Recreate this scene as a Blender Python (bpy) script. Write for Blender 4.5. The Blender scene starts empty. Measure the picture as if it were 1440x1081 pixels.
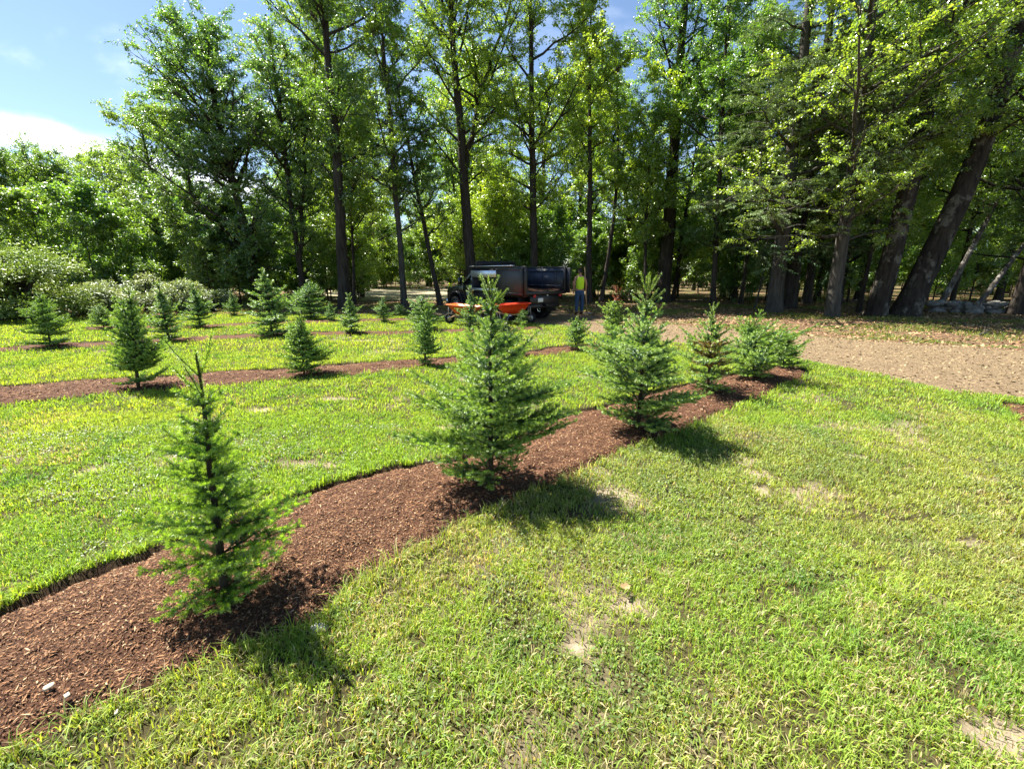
import bpy, math
import numpy as np
from mathutils import Vector, Matrix

R = math.radians
scene = bpy.context.scene
COL = scene.collection
rng = np.random.default_rng(11)

# ------------------------------------------------------------------ camera
CAM_H = 1.65
PITCH = R(14.6)
FPX = 604.0
cam_d = bpy.data.cameras.new("camera")
cam = bpy.data.objects.new("camera", cam_d)
COL.objects.link(cam)
cam_d.sensor_width = 36.0
cam_d.lens = 36.0 * FPX / 1440.0
cam_d.clip_start = 0.02
cam_d.clip_end = 3000.0
cam.location = (0, 0, CAM_H)
cam.rotation_euler = (R(90) - PITCH, 0, 0)
scene.camera = cam

# ------------------------------------------------------------------ light
SUN_EL = R(56.0)
SD = np.array([-0.84, 0.54]); SD /= np.linalg.norm(SD)     # towards the sun
sun_d = bpy.data.lights.new("sun", 'SUN')
sun_d.energy = 5.0
sun_d.angle = R(0.53)
sun_d.color = (1.0, 0.95, 0.86)
sun = bpy.data.objects.new("sun", sun_d)
COL.objects.link(sun)
to_sun = Vector((SD[0] * math.cos(SUN_EL), SD[1] * math.cos(SUN_EL), math.sin(SUN_EL)))
sun.rotation_euler = (-to_sun).to_track_quat('-Z', 'Y').to_euler()
sun.location = (0, 0, 40)

world = bpy.data.worlds.new("World")
scene.world = world
world.use_nodes = True
nt = world.node_tree
nt.nodes.clear()
N = nt.nodes.new
out = N('ShaderNodeOutputWorld'); bg = N('ShaderNodeBackground')
sky = N('ShaderNodeTexSky')
sky.sky_type = 'NISHITA'; sky.sun_disc = False
sky.sun_elevation = SUN_EL
sky.sun_rotation = math.atan2(SD[0], SD[1])
sky.altitude = 50; sky.air_density = 1.0; sky.dust_density = 0.3; sky.ozone_density = 3.0
bg.inputs['Strength'].default_value = 0.052
# thin cirrus: streaky noise on the sky direction, thickest in a low band to the left
tc = N('ShaderNodeTexCoord')
nrm = N('ShaderNodeVectorMath'); nrm.operation = 'NORMALIZE'
nt.links.new(tc.outputs['Generated'], nrm.inputs[0])
def vdot(vec):
    n = N('ShaderNodeVectorMath'); n.operation = 'DOT_PRODUCT'
    nt.links.new(nrm.outputs[0], n.inputs[0]); n.inputs[1].default_value = vec
    return n.outputs['Value']
def math_n(op, a, b=None, c=None):
    n = N('ShaderNodeMath'); n.operation = op
    for i, v in enumerate((a, b, c)):
        if v is None: continue
        if isinstance(v, (int, float)): n.inputs[i].default_value = v
        else: nt.links.new(v, n.inputs[i])
    return n.outputs[0]
def sky_dir(px, py):
    u = (px - 720) / FPX; v = (py - 540) / FPX
    d = Vector((u, math.cos(PITCH) - v * math.sin(PITCH), -math.sin(PITCH) - v * math.cos(PITCH)))
    return d.normalized()
d1, d2 = sky_dir(-250, 115), sky_dir(230, 222)
pn = d1.cross(d2).normalized()          # great circle through the cloud bank
if pn.z < 0: pn = -pn
mp = N('ShaderNodeMapping'); mp.vector_type = 'POINT'
ax = (d2 - d1).normalized()
ang = math.atan2(ax.y, ax.x)
mp.inputs['Rotation'].default_value = (0, 0, -ang)
mp.inputs['Scale'].default_value = (2.0, 9.0, 9.0)
nt.links.new(nrm.outputs[0], mp.inputs[0])
nz = N('ShaderNodeTexNoise'); nz.inputs['Scale'].default_value = 1.6; nz.inputs['Detail'].default_value = 7; nz.inputs['Roughness'].default_value = 0.55
nt.links.new(mp.outputs[0], nz.inputs['Vector'])
dist = vdot(tuple(pn))
dist = math_n('ADD', dist, math_n('MULTIPLY', math_n('SUBTRACT', nz.outputs['Fac'], 0.5), 0.06))
def mapr(val, a, b, c, d, sm=True):
    n = N('ShaderNodeMapRange')
    if sm: n.interpolation_type = 'SMOOTHSTEP'
    nt.links.new(val, n.inputs['Value'])
    for k, x in zip(('From Min', 'From Max', 'To Min', 'To Max'), (a, b, c, d)): n.inputs[k].default_value = x
    return n.outputs['Result']
band = math_n('MULTIPLY', mapr(dist, -0.050, -0.020, 0, 1), mapr(dist, -0.020, 0.020, 1, 0))
near = mapr(vdot(tuple(sky_dir(-30, 165))), 0.86, 0.97, 0, 1)
band = math_n('MULTIPLY', band, near)
veil = mapr(nz.outputs['Fac'], 0.55, 0.95, 0.0, 0.35)
cl = math_n('MAXIMUM', band, veil)
mx = N('ShaderNodeMix'); mx.data_type = 'RGBA'
nt.links.new(cl, mx.inputs['Factor'])
nt.links.new(sky.outputs[0], mx.inputs['A'])
mx.inputs['B'].default_value = (12.0, 12.6, 13.5, 1)
nt.links.new(mx.outputs['Result'], bg.inputs['Color'])
nt.links.new(bg.outputs[0], out.inputs['Surface'])

scene.view_settings.view_transform = 'Standard'
scene.view_settings.look = 'None'
scene.view_settings.exposure = 1.85
scene.view_settings.gamma = 1.0
scene.render.engine = 'CYCLES'
cy = scene.cycles
cy.max_bounces = 7; cy.diffuse_bounces = 4; cy.glossy_bounces = 2
cy.transmission_bounces = 5; cy.transparent_max_bounces = 4
cy.caustics_reflective = False; cy.caustics_refractive = False

# ------------------------------------------------------------------ geometry of the view: ground points
def ray(px, py):
    u = (px - 720) / FPX; v = (py - 540) / FPX
    return np.array([u, math.cos(PITCH) - v * math.sin(PITCH), -math.sin(PITCH) - v * math.cos(PITCH)])
def G(px, py, z=0.0):
    d = ray(px, py); t = (z - CAM_H) / d[2]
    return (d[0] * t, d[1] * t)
def GY(px, Y):                 # ground point at a given distance
    d = ray(px, 400); return (d[0] * Y / d[1], Y)
def ZAT(px, py, Y):            # height seen at pixel row py for something at distance Y
    d = ray(px, py); return CAM_H + d[2] * Y / d[1]

# ------------------------------------------------------------------ helpers
def tag(o, label=None, cat=None, group=None, kind=None):
    if label: o['label'] = label
    if cat: o['category'] = cat
    if group: o['group'] = group
    if kind: o['kind'] = kind
    return o
def empty(name, loc=(0, 0, 0), rz=0.0):
    o = bpy.data.objects.new(name, None); COL.objects.link(o)
    o.location = loc; o.rotation_euler = (0, 0, rz); o.empty_display_size = 0.2
    return o
def mobj(name, V, F, mat, parent=None, col=None, smooth=False, loc=None):
    V = np.asarray(V, np.float32)
    if isinstance(F, np.ndarray): F = [F]
    F = [np.asarray(f, np.int32) for f in F if len(f)]
    me = bpy.data.meshes.new(name)
    me.vertices.add(len(V)); me.vertices.foreach_set('co', V.ravel())
    tot = np.concatenate([np.full(len(f), f.shape[1], np.int32) for f in F])
    idx = np.concatenate([f.ravel() for f in F])
    st = np.concatenate([[0], np.cumsum(tot)[:-1]]).astype(np.int32)
    me.loops.add(len(idx)); me.loops.foreach_set('vertex_index', idx)
    me.polygons.add(len(tot)); me.polygons.foreach_set('loop_start', st)
    me.polygons.foreach_set('loop_total', tot)
    if smooth: me.polygons.foreach_set('use_smooth', np.ones(len(tot), bool))
    if col is not None:
        a = me.attributes.new('Col', 'FLOAT_COLOR', 'POINT')
        c = np.ones((len(V), 4), np.float32); c[:, :3] = col
        a.data.foreach_set('color', c.ravel())
    me.update(calc_edges=True)
    me.materials.append(mat)
    o = bpy.data.objects.new(name, me); COL.objects.link(o)
    if parent: o.parent = parent
    if loc: o.location = loc
    return o
def copy_tree(o, parent=None):
    c = o.copy(); COL.objects.link(c)
    if parent: c.parent = parent
    for ch in list(o.children): copy_tree(ch, c)
    return c
class MB:
    """collects several shapes into one mesh"""
    def __init__(s): s.V = []; s.F = {}; s.n = 0
    def add(s, V, F):
        if isinstance(F, np.ndarray): F = [F]
        V = np.asarray(V, float)
        for f in F:
            f = np.asarray(f)
            s.F.setdefault(f.shape[1], []).append(f + s.n)
        s.V.append(V); s.n += len(V); return s
    def box(s, c, d, rot=None, bev=0.0):
        c = np.array(c, float); h = np.array(d, float) / 2
        b = min(bev, h.min() * 0.9)
        vs = []; idx = {}
        # chamfered box: three verts per corner
        if b > 0:
            for sx in (-1, 1):
                for sy in (-1, 1):
                    for sz in (-1, 1):
                        for k in range(3):
                            p = h.copy() - b; p[k] = h[k]
                            idx[(sx, sy, sz, k)] = len(vs); vs.append(p * (sx, sy, sz))
            q = []; t = []
            for k in range(3):
                a, b2 = [(1, 2), (2, 0), (0, 1)][k]
                for sg in (-1, 1):
                    f = []
                    for (u, v) in ((-1, -1), (1, -1), (1, 1), (-1, 1)):
                        key = [0, 0, 0]; key[k] = sg; key[a] = u; key[b2] = v
                        f.append(idx[(*key, k)])
                    q.append(f if sg > 0 else f[::-1])
            for k in range(3):
                a, b2 = [(1, 2), (2, 0), (0, 1)][k]
                for u in (-1, 1):
                    for v in (-1, 1):
                        key1 = [0, 0, 0]; key1[a] = u; key1[b2] = v
                        k1 = key1.copy(); k1[k] = -1; k2 = key1.copy(); k2[k] = 1
                        f = [idx[(*k1, a)], idx[(*k2, a)], idx[(*k2, b2)], idx[(*k1, b2)]]
                        q.append(f if u * v < 0 else f[::-1])
            for sx in (-1, 1):
                for sy in (-1, 1):
                    for sz in (-1, 1):
                        f = [idx[(sx, sy, sz, 0)], idx[(sx, sy, sz, 1)], idx[(sx, sy, sz, 2)]]
                        t.append(f if sx * sy * sz > 0 else f[::-1])
            V = np.array(vs); F = [np.array(q), np.array(t)]
        else:
            V = np.array([[x, y, z] for x in (-1, 1) for y in (-1, 1) for z in (-1, 1)]) * h
            F = [np.array([[0, 1, 3, 2], [4, 6, 7, 5], [0, 4, 5, 1], [2, 3, 7, 6], [0, 2, 6, 4], [1, 5, 7, 3]])]
        if rot is not None: V = V @ np.array(rot.to_matrix() if hasattr(rot, 'to_matrix') else rot).T
        return s.add(V + c, F)
    def tube(s, P, r, k=8, caps=True):
        P = np.asarray(P, float); r = np.broadcast_to(np.asarray(r, float), (len(P),))
        V, F = tubes(P[None], r[None], k)
        s.add(V, F)
        if caps:
            n = len(P); base = s.n - n * k
            s.F.setdefault(k, []).append(np.array([list(range(base, base + k))[::-1], list(range(base + (n - 1) * k, base + n * k))]))
        return s
    def lathe(s, prof, c=(0, 0, 0), axis='z', k=24):
        """prof: list of (r, h)"""
        prof = np.array(prof, float); n = len(prof)
        a = np.linspace(0, 2 * np.pi, k, endpoint=False)
        V = np.zeros((n, k, 3)); V[..., 0] = prof[:, 0:1] * np.cos(a); V[..., 1] = prof[:, 0:1] * np.sin(a); V[..., 2] = prof[:, 1:2]
        V = V.reshape(-1, 3)
        if axis == 'y': V = V[:, [0, 2, 1]] * (1, 1, -1)
        if axis == 'x': V = V[:, [2, 1, 0]] * (1, 1, -1)
        i = np.arange(n - 1)[:, None]; j = np.arange(k)[None]
        F = np.stack([i * k + j, i * k + (j + 1) % k, (i + 1) * k + (j + 1) % k, (i + 1) * k + j], -1).reshape(-1, 4)
        return s.add(V + np.array(c), F)
    def prism(s, poly, y0, y1):
        """polygon in x-z, extruded along y"""
        p = np.array(poly, float); n = len(p)
        V = np.concatenate([np.c_[p[:, 0], np.full(n, y0), p[:, 1]], np.c_[p[:, 0], np.full(n, y1), p[:, 1]]])
        i = np.arange(n); s4 = np.stack([i, (i + 1) % n, (i + 1) % n + n, i + n], -1)
        return s.add(V, [s4, np.array([i[::-1]]), np.array([i + n])])
    def build(s, name, mat, parent=None, smooth=False, bevel=0.0, loc=None):
        V = np.concatenate(s.V); F = [np.concatenate(f) for f in s.F.values()]
        o = mobj(name, V, F, mat, parent, smooth=smooth, loc=loc)
        if bevel:
            m = o.modifiers.new('bevel', 'BEVEL'); m.width = bevel; m.segments = 2; m.limit_method = 'ANGLE'
        return o
def norm(a):
    return a / (np.linalg.norm(a, axis=-1, keepdims=True) + 1e-9)
def tubes(P, Rr, k):
    """P (m,n,3), Rr (m,n) -> verts, quads"""
    m, n, _ = P.shape
    T = np.gradient(P, axis=1); T = norm(T)
    mean = norm(P[:, -1] - P[:, 0])
    ref = np.where(np.abs(mean[:, 2:3]) > 0.8, np.array([[1.0, 0, 0]]), np.array([[0, 0, 1.0]]))[:, None, :]
    U = norm(np.cross(T, np.broadcast_to(ref, T.shape))); W = np.cross(T, U)
    a = np.linspace(0, 2 * np.pi, k, endpoint=False)
    V = P[:, :, None] + Rr[:, :, None, None] * (U[:, :, None] * np.cos(a)[:, None] + W[:, :, None] * np.sin(a)[:, None])
    i = np.arange(m)[:, None, None]; r = np.arange(n - 1)[None, :, None]; j = np.arange(k)[None, None]
    b = i * n * k + r * k
    F = np.stack([b + j, b + (j + 1) % k, b + k + (j + 1) % k, b + k + j], -1).reshape(-1, 4)
    return V.reshape(-1, 3), F
_lat = {}
def vnoise(x, y, scale, seed=0):
    if seed not in _lat: _lat[seed] = np.random.default_rng(1000 + seed).random((256, 256))
    L = _lat[seed]
    u = np.asarray(x) / scale + 1000.0; v = np.asarray(y) / scale + 1000.0
    iu = np.floor(u).astype(int); iv = np.floor(v).astype(int); fu = u - iu; fv = v - iv
    fu = fu * fu * (3 - 2 * fu); fv = fv * fv * (3 - 2 * fv)
    a = L[iu % 256, iv % 256]; b = L[(iu + 1) % 256, iv % 256]; c = L[iu % 256, (iv + 1) % 256]; d = L[(iu + 1) % 256, (iv + 1) % 256]
    return (a * (1 - fu) + b * fu) * (1 - fv) + (c * (1 - fu) + d * fu) * fv
def fnoise(x, y, scale, seed=0, oct=4):
    s = 0; w = 0
    for i in range(oct):
        s = s + vnoise(x, y, scale / 2 ** i, seed + i) * 0.5 ** i; w += 0.5 ** i
    return s / w
def sdist(x, y, poly):
    """signed distance to polygon, positive inside"""
    x = np.asarray(x, float); y = np.asarray(y, float)
    d = np.full(x.shape, 1e9); ins = np.zeros(x.shape, bool)
    n = len(poly)
    for i in range(n):
        x1, y1 = poly[i]; x2, y2 = poly[(i + 1) % n]
        ex, ey = x2 - x1, y2 - y1
        t = np.clip(((x - x1) * ex + (y - y1) * ey) / (ex * ex + ey * ey + 1e-12), 0, 1)
        d = np.minimum(d, np.hypot(x - x1 - t * ex, y - y1 - t * ey))
        if abs(ey) > 1e-12:
            c = ((y1 > y) != (y2 > y)) & (x < ex * (y - y1) / ey + x1)
            ins ^= c
    return np.where(ins, d, -d)
def sstep(a, b, x):
    t = np.clip((x - a) / (b - a), 0, 1); return t * t * (3 - 2 * t)

# ------------------------------------------------------------------ materials
def newmat(name):
    m = bpy.data.materials.new(name); m.use_nodes = True
    nt = m.node_tree; nt.nodes.clear()
    o = nt.nodes.new('ShaderNodeOutputMaterial')
    return m, nt, o
def L(nt, a, b): nt.links.new(a, b)
def attr_col(nt):
    a = nt.nodes.new('ShaderNodeAttribute'); a.attribute_name = 'Col'; return a.outputs['Color']
def leafmat(name, transl=0.45, gloss=0.08, rough=0.35, tint=(1.25, 1.25, 0.5), objvar=0.0):
    m, nt, o = newmat(name)
    c = attr_col(nt)
    if objvar:
        oi = nt.nodes.new('ShaderNodeObjectInfo')
        hs = nt.nodes.new('ShaderNodeHueSaturation')
        mr = nt.nodes.new('ShaderNodeMapRange'); L(nt, oi.outputs['Random'], mr.inputs[0])
        mr.inputs[3].default_value = 0.5 - objvar * 0.05; mr.inputs[4].default_value = 0.5 + objvar * 0.05
        mv = nt.nodes.new('ShaderNodeMapRange'); L(nt, oi.outputs['Random'], mv.inputs[0])
        mv.inputs[3].default_value = 1 + objvar * 0.45; mv.inputs[4].default_value = 1 - objvar * 0.35
        L(nt, mr.outputs[0], hs.inputs['Hue']); L(nt, mv.outputs[0], hs.inputs['Value']); L(nt, c, hs.inputs['Color'])
        c = hs.outputs['Color']
    d = nt.nodes.new('ShaderNodeBsdfDiffuse'); L(nt, c, d.inputs['Color'])
    t = nt.nodes.new('ShaderNodeBsdfTranslucent')
    mu = nt.nodes.new('ShaderNodeMix'); mu.data_type = 'RGBA'; mu.blend_type = 'MULTIPLY'; mu.inputs['Factor'].default_value = 1
    L(nt, c, mu.inputs['A']); mu.inputs['B'].default_value = (*tint, 1); mu.clamp_result = False
    L(nt, mu.outputs['Result'], t.inputs['Color'])
    mx = nt.nodes.new('ShaderNodeMixShader'); mx.inputs[0].default_value = transl
    L(nt, d.outputs[0], mx.inputs[1]); L(nt, t.outputs[0], mx.inputs[2])
    g = nt.nodes.new('ShaderNodeBsdfGlossy'); g.inputs['Roughness'].default_value = rough
    g.inputs['Color'].default_value = (0.9, 0.95, 0.9, 1)
    fr = nt.nodes.new('ShaderNodeLayerWeight'); fr.inputs['Blend'].default_value = 0.25
    ma = nt.nodes.new('ShaderNodeMath'); ma.operation = 'MULTIPLY_ADD'; ma.inputs[1].default_value = gloss * 2.2; ma.inputs[2].default_value = gloss * 0.5
    L(nt, fr.outputs['Fresnel'], ma.inputs[0])
    m2 = nt.nodes.new('ShaderNodeMixShader'); L(nt, ma.outputs[0], m2.inputs[0])
    L(nt, mx.outputs[0], m2.inputs[1]); L(nt, g.outputs[0], m2.inputs[2])
    L(nt, m2.outputs[0], o.inputs[0]); return m
def ramp(nt, fac, stops):
    r = nt.nodes.new('ShaderNodeValToRGB'); L(nt, fac, r.inputs[0])
    e = r.color_ramp.elements
    while len(e) < len(stops): e.new(0.5)
    for i, (p, c) in enumerate(stops): e[i].position = p; e[i].color = (*c, 1)
    return r.outputs[0]
def noise(nt, scale, detail=5, rough=0.6, stretch=None, coord='Object'):
    t = nt.nodes.new('ShaderNodeTexCoord'); n = nt.nodes.new('ShaderNodeTexNoise')
    n.inputs['Scale'].default_value = scale; n.inputs['Detail'].default_value = detail; n.inputs['Roughness'].default_value = rough
    v = t.outputs[coord]
    if stretch:
        mp = nt.nodes.new('ShaderNodeMapping'); mp.inputs['Scale'].default_value = stretch
        L(nt, v, mp.inputs[0]); v = mp.outputs[0]
    L(nt, v, n.inputs['Vector']); return n.outputs['Fac']
def bump(nt, h, strength, dist):
    b = nt.nodes.new('ShaderNodeBump'); b.inputs['Strength'].default_value = strength; b.inputs['Distance'].default_value = dist
    L(nt, h, b.inputs['Height']); return b.outputs[0]
def prin(nt, o, rough=0.8, metal=0.0, spec=0.3):
    p = nt.nodes.new('ShaderNodeBsdfPrincipled'); p.inputs['Roughness'].default_value = rough
    p.inputs['Metallic'].default_value = metal; p.inputs['Specular IOR Level'].default_value = spec
    L(nt, p.outputs[0], o.inputs[0]); return p
def barkmat(name, dark, light, pale=None, scale=1.0):
    m, nt, o = newmat(name)
    f = noise(nt, 9 * scale, 6, 0.7, (1, 1, 0.16))
    c = ramp(nt, f, [(0.32, dark), (0.66, light)])
    if pale:
        f2 = noise(nt, 2.3 * scale, 4, 0.65, (1, 1, 0.7))
        mk = ramp(nt, f2, [(0.52, (0, 0, 0)), (0.60, (1, 1, 1))])
        mx = nt.nodes.new('ShaderNodeMix'); mx.data_type = 'RGBA'
        L(nt, mk, mx.inputs['Factor']); L(nt, c, mx.inputs['A']); mx.inputs['B'].default_value = (*pale, 1); c = mx.outputs['Result']
    p = prin(nt, o, 0.9, 0, 0.15); L(nt, c, p.inputs['Base Color'])
    L(nt, bump(nt, f, 1.0, 0.07), p.inputs['Normal']); return m
def paint(name, col, rough=0.5, metal=0.0, var=0.12, scale=3.0, spec=0.5, coat=0.0):
    m, nt, o = newmat(name)
    f = noise(nt, scale, 6, 0.65)
    a = tuple(x * (1 - var) for x in col); b = tuple(min(1, x * (1 + var)) for x in col)
    p = prin(nt, o, rough, metal, spec); L(nt, ramp(nt, f, [(0.3, a), (0.7, b)]), p.inputs['Base Color'])
    if coat: p.inputs['Coat Weight'].default_value = coat; p.inputs['Coat Roughness'].default_value = 0.08
    f2 = noise(nt, scale * 6, 4, 0.6)
    mr = nt.nodes.new('ShaderNodeMapRange'); L(nt, f2, mr.inputs[0]); mr.inputs[3].default_value = rough * 0.8; mr.inputs[4].default_value = min(1, rough * 1.3)
    L(nt, mr.outputs[0], p.inputs['Roughness']); return m
def colmat(name, rough=0.85, spec=0.2, bump_scale=None, bs=0.4, bd=0.01):
    """reads its colour from the mesh (species / chip / soil colour), with fine noise over it"""
    m, nt, o = newmat(name)
    p = prin(nt, o, rough, 0, spec)
    c = attr_col(nt)
    f = noise(nt, 60, 4, 0.7)
    mu = nt.nodes.new('ShaderNodeMix'); mu.data_type = 'RGBA'; mu.blend_type = 'MULTIPLY'; mu.inputs['Factor'].default_value = 1
    L(nt, c, mu.inputs['A']); L(nt, ramp(nt, f, [(0.25, (0.65, 0.65, 0.65)), (0.7, (1.2, 1.2, 1.2))]), mu.inputs['B'])
    L(nt, mu.outputs['Result'], p.inputs['Base Color'])
    if bump_scale: L(nt, bump(nt, noise(nt, bump_scale, 6, 0.7), bs, bd), p.inputs['Normal'])
    return m

M_LEAF = leafmat('broad_leaf', 0.60, 0.15, 0.36, (1.55, 1.45, 0.5), .25)
M_LEAFC = leafmat('conifer_spray', 0.25, 0.08, 0.45, (1.1, 1.1, 0.6), 0.6)
M_RHODO = leafmat('rhododendron_leaf', 0.30, 0.09, 0.40, (1.2, 1.3, 0.5), 0.3)
M_NEEDLE = leafmat('fir_needle', 0.38, 0.10, 0.40, (1.3, 1.35, 0.5), 0.25)
M_GRASS = leafmat('grass_blade', 0.50, 0.03, 0.6, (1.35, 1.2, 0.45))
M_BARK = barkmat('dark_bark', (0.018, 0.014, 0.011), (0.085, 0.070, 0.055))
M_BARKG = barkmat('grey_bark', (0.035, 0.031, 0.026), (0.12, 0.108, 0.09))
M_BARKP = barkmat('lichen_patched_bark', (0.016, 0.012, 0.010), (0.07, 0.056, 0.043), (0.15, 0.135, 0.105))
M_BARKL = barkmat('pale_bark', (0.05, 0.04, 0.035), (0.20, 0.18, 0.15), (0.42, 0.39, 0.34), 1.6)
M_TWIG = barkmat('fir_bark', (0.05, 0.035, 0.022), (0.15, 0.11, 0.07), None, 5)
M_SOIL = colmat('lawn_soil', 0.95, 0.1, 45, 0.8, 0.02)
M_CHIP = colmat('mulch_chip', 0.85, 0.2)
M_LITTER = colmat('dry_litter', 0.9, 0.15)

def mulch_mat():
    m, nt, o = newmat('bark_mulch')
    f1 = noise(nt, 70, 8, 0.75); f2 = noise(nt, 3, 4, 0.6)
    c = ramp(nt, f1, [(0.30, (0.018, 0.008, 0.005)), (0.50, (0.10, 0.047, 0.026)), (0.72, (0.28, 0.155, 0.09))])
    mu = nt.nodes.new('ShaderNodeMix'); mu.data_type = 'RGBA'; mu.blend_type = 'MULTIPLY'; mu.inputs['Factor'].default_value = 1
    L(nt, c, mu.inputs['A']); L(nt, ramp(nt, f2, [(0.3, (0.75, 0.72, 0.72)), (0.7, (1.1, 1.1, 1.1))]), mu.inputs['B'])
    p = prin(nt, o, 0.9, 0, 0.15); L(nt, mu.outputs['Result'], p.inputs['Base Color'])
    L(nt, bump(nt, f1, 1.0, 0.02), p.inputs['Normal']); return m
M_MULCH = mulch_mat()
def path_mat():
    m, nt, o = newmat('woodchip_path')
    f1 = noise(nt, 40, 8, 0.75); f2 = noise(nt, 0.8, 5, 0.65)
    c1 = ramp(nt, f1, [(0.3, (0.08, 0.055, 0.035)), (0.5, (0.18, 0.13, 0.075)), (0.72, (0.36, 0.275, 0.165))])
    c2 = ramp(nt, f1, [(0.3, (0.06, 0.035, 0.02)), (0.5, (0.19, 0.135, 0.08)), (0.72, (0.38, 0.29, 0.18))])
    mx = nt.nodes.new('ShaderNodeMix'); mx.data_type = 'RGBA'
    L(nt, ramp(nt, f2, [(0.45, (0, 0, 0)), (0.62, (1, 1, 1))]), mx.inputs['Factor']); L(nt, c1, mx.inputs['A']); L(nt, c2, mx.inputs['B'])
    p = prin(nt, o, 0.92, 0, 0.15); L(nt, mx.outputs['Result'], p.inputs['Base Color'])
    L(nt, bump(nt, f1, 1.0, 0.03), p.inputs['Normal']); return m
M_PATH = path_mat()
def floor_mat():
    m, nt, o = newmat('leaf_litter_floor')
    f1 = noise(nt, 22, 8, 0.75); f2 = noise(nt, 0.45, 5, 0.7); f3 = noise(nt, 0.9, 4, 0.6, (1, 2.2, 1))
    c1 = ramp(nt, f1, [(0.3, (0.035, 0.020, 0.012)), (0.5, (0.14, 0.085, 0.05)), (0.72, (0.36, 0.25, 0.15))])
    c2 = ramp(nt, f1, [(0.3, (0.02, 0.035, 0.01)), (0.6, (0.10, 0.15, 0.03)), (0.8, (0.2, 0.22, 0.07))])
    mx = nt.nodes.new('ShaderNodeMix'); mx.data_type = 'RGBA'
    L(nt, ramp(nt, f3, [(0.50, (0, 0, 0)), (0.60, (1, 1, 1))]), mx.inputs['Factor']); L(nt, c1, mx.inputs['A']); L(nt, c2, mx.inputs['B'])
    p = prin(nt, o, 0.95, 0, 0.1); L(nt, mx.outputs['Result'], p.inputs['Base Color'])
    L(nt, bump(nt, f1, 1.0, 0.05), p.inputs['Normal']); return m
M_FLOOR = floor_mat()

# ------------------------------------------------------------------ ground, beds, path, forest floor
def P(*pts): return [G(*p) for p in pts]
bedA = P((-260, 930), (-100, 888), (0, 853), (100, 805), (160, 785), (215, 768), (300, 742), (360, 716), (430, 690), (500, 668), (560, 653), (640, 643), (715, 620), (790, 582), (830, 572), (870, 562), (940, 545), (1020, 525), (1080, 514), (1115, 513), (1141, 522), (1120, 533), (1070, 558), (1000, 588), (940, 612), (870, 636), (800, 668), (720, 703), (660, 730), (600, 762), (545, 795), (490, 835), (440, 872), (380, 895), (320, 918), (250, 952), (180, 985), (90, 1022), (0, 1058), (-200, 1140), (-600, 1280))
bedB = P((-300, 575), (-60, 549), (0, 543), (90, 536), (190, 530), (260, 526), (330, 520), (400, 517), (470, 511), (540, 508), (600, 504), (680, 499), (750, 493), (770, 488), (830, 483), (862, 480), (876, 486), (840, 492), (770, 500), (700, 508), (620, 513), (560, 520), (510, 526), (440, 530), (340, 539), (250, 546), (190, 550), (120, 558), (60, 565), (0, 570), (-100, 582), (-300, 606))
bedC = P((-200, 498), (0, 489), (80, 482), (170, 479), (260, 474), (380, 468), (440, 466), (560, 465), (680, 461), (760, 459), (762, 463), (680, 466), (560, 470), (440, 472), (380, 474), (260, 480), (170, 485), (80, 490), (0, 495), (-200, 508))
bedD = P((120, 459), (280, 457), (400, 451), (470, 449), (600, 446), (602, 449), (470, 453), (400, 455), (280, 461), (120, 464))
bedE = P((1402, 562), (1450, 570), (1520, 588), (1520, 640), (1460, 612), (1425, 585))
BEDS = [bedA, bedB, bedC, bedD, bedE]
path_poly = P((1900, 640), (1560, 590), (1440, 560), (1390, 552), (1330, 548), (1250, 529), (1190, 518), (1130, 506), (1060, 493), (980, 484), (900, 476), (850, 470), (790, 458), (745, 454), (700, 450), (640, 446), (610, 443)) + P((610, 437), (700, 436), (790, 438), (850, 445), (900, 452), (1000, 461), (1100, 468), (1180, 476), (1300, 482), (1440, 492), (1560, 500), (1900, 525))
fx = G(620, 439)
forest_poly = [(-120, 16.5), (-30, 15.6), G(60, 449), G(200, 444), G(330, 441), G(480, 438), G(610, 438), G(700, 437), G(790, 439), G(850, 446), G(900, 453), G(1000, 462), G(1100, 469), G(1180, 477), G(1300, 483), G(1440, 493), G(1560, 501), G(1900, 526), (120, 8), (120, 110), (-120, 110)]
yard_poly = [(-13.5, 27), (-3.5, 26), (-5, 48), (-22, 50)]

def hbase(x, y):
    return 0.035 * (fnoise(x, y, 2.2, 3, 3) - 0.5)
def bed_d(x, y):
    d = np.full(np.shape(x), -1e9)
    for b in BEDS: d = np.maximum(d, sdist(x, y, b))
    return d
def wob(x, y): return 0.075 * (vnoise(x, y, 0.22, 40) - 0.5) + 0.03 * (vnoise(x, y, 0.08, 41) - 0.5)
def axis_lines(a, b, step, lo, hi):
    c = list(np.arange(a, b + 1e-6, step)); s = step; x = b
    while x < hi: s *= 1.22; x += s; c.append(x)
    s = step; x = a
    while x > lo: s *= 1.22; x -= s; c.insert(0, x)
    return np.array(c)
xs = axis_lines(-9.5, 9.5, 0.055, -900, 900); ys = axis_lines(0.4, 12.5, 0.055, -500, 1400)
X, Y = np.meshgrid(xs, ys)
def grid_faces(nx, ny):
    i = np.arange(nx - 1)[None]; j = np.arange(ny - 1)[:, None]; a = j * nx + i
    return np.stack([a, a + 1, a + nx + 1, a + nx], -1).reshape(-1, 4)
bd = bed_d(X, Y)
bare = fnoise(X, Y, 0.9, 20, 4)
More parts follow.
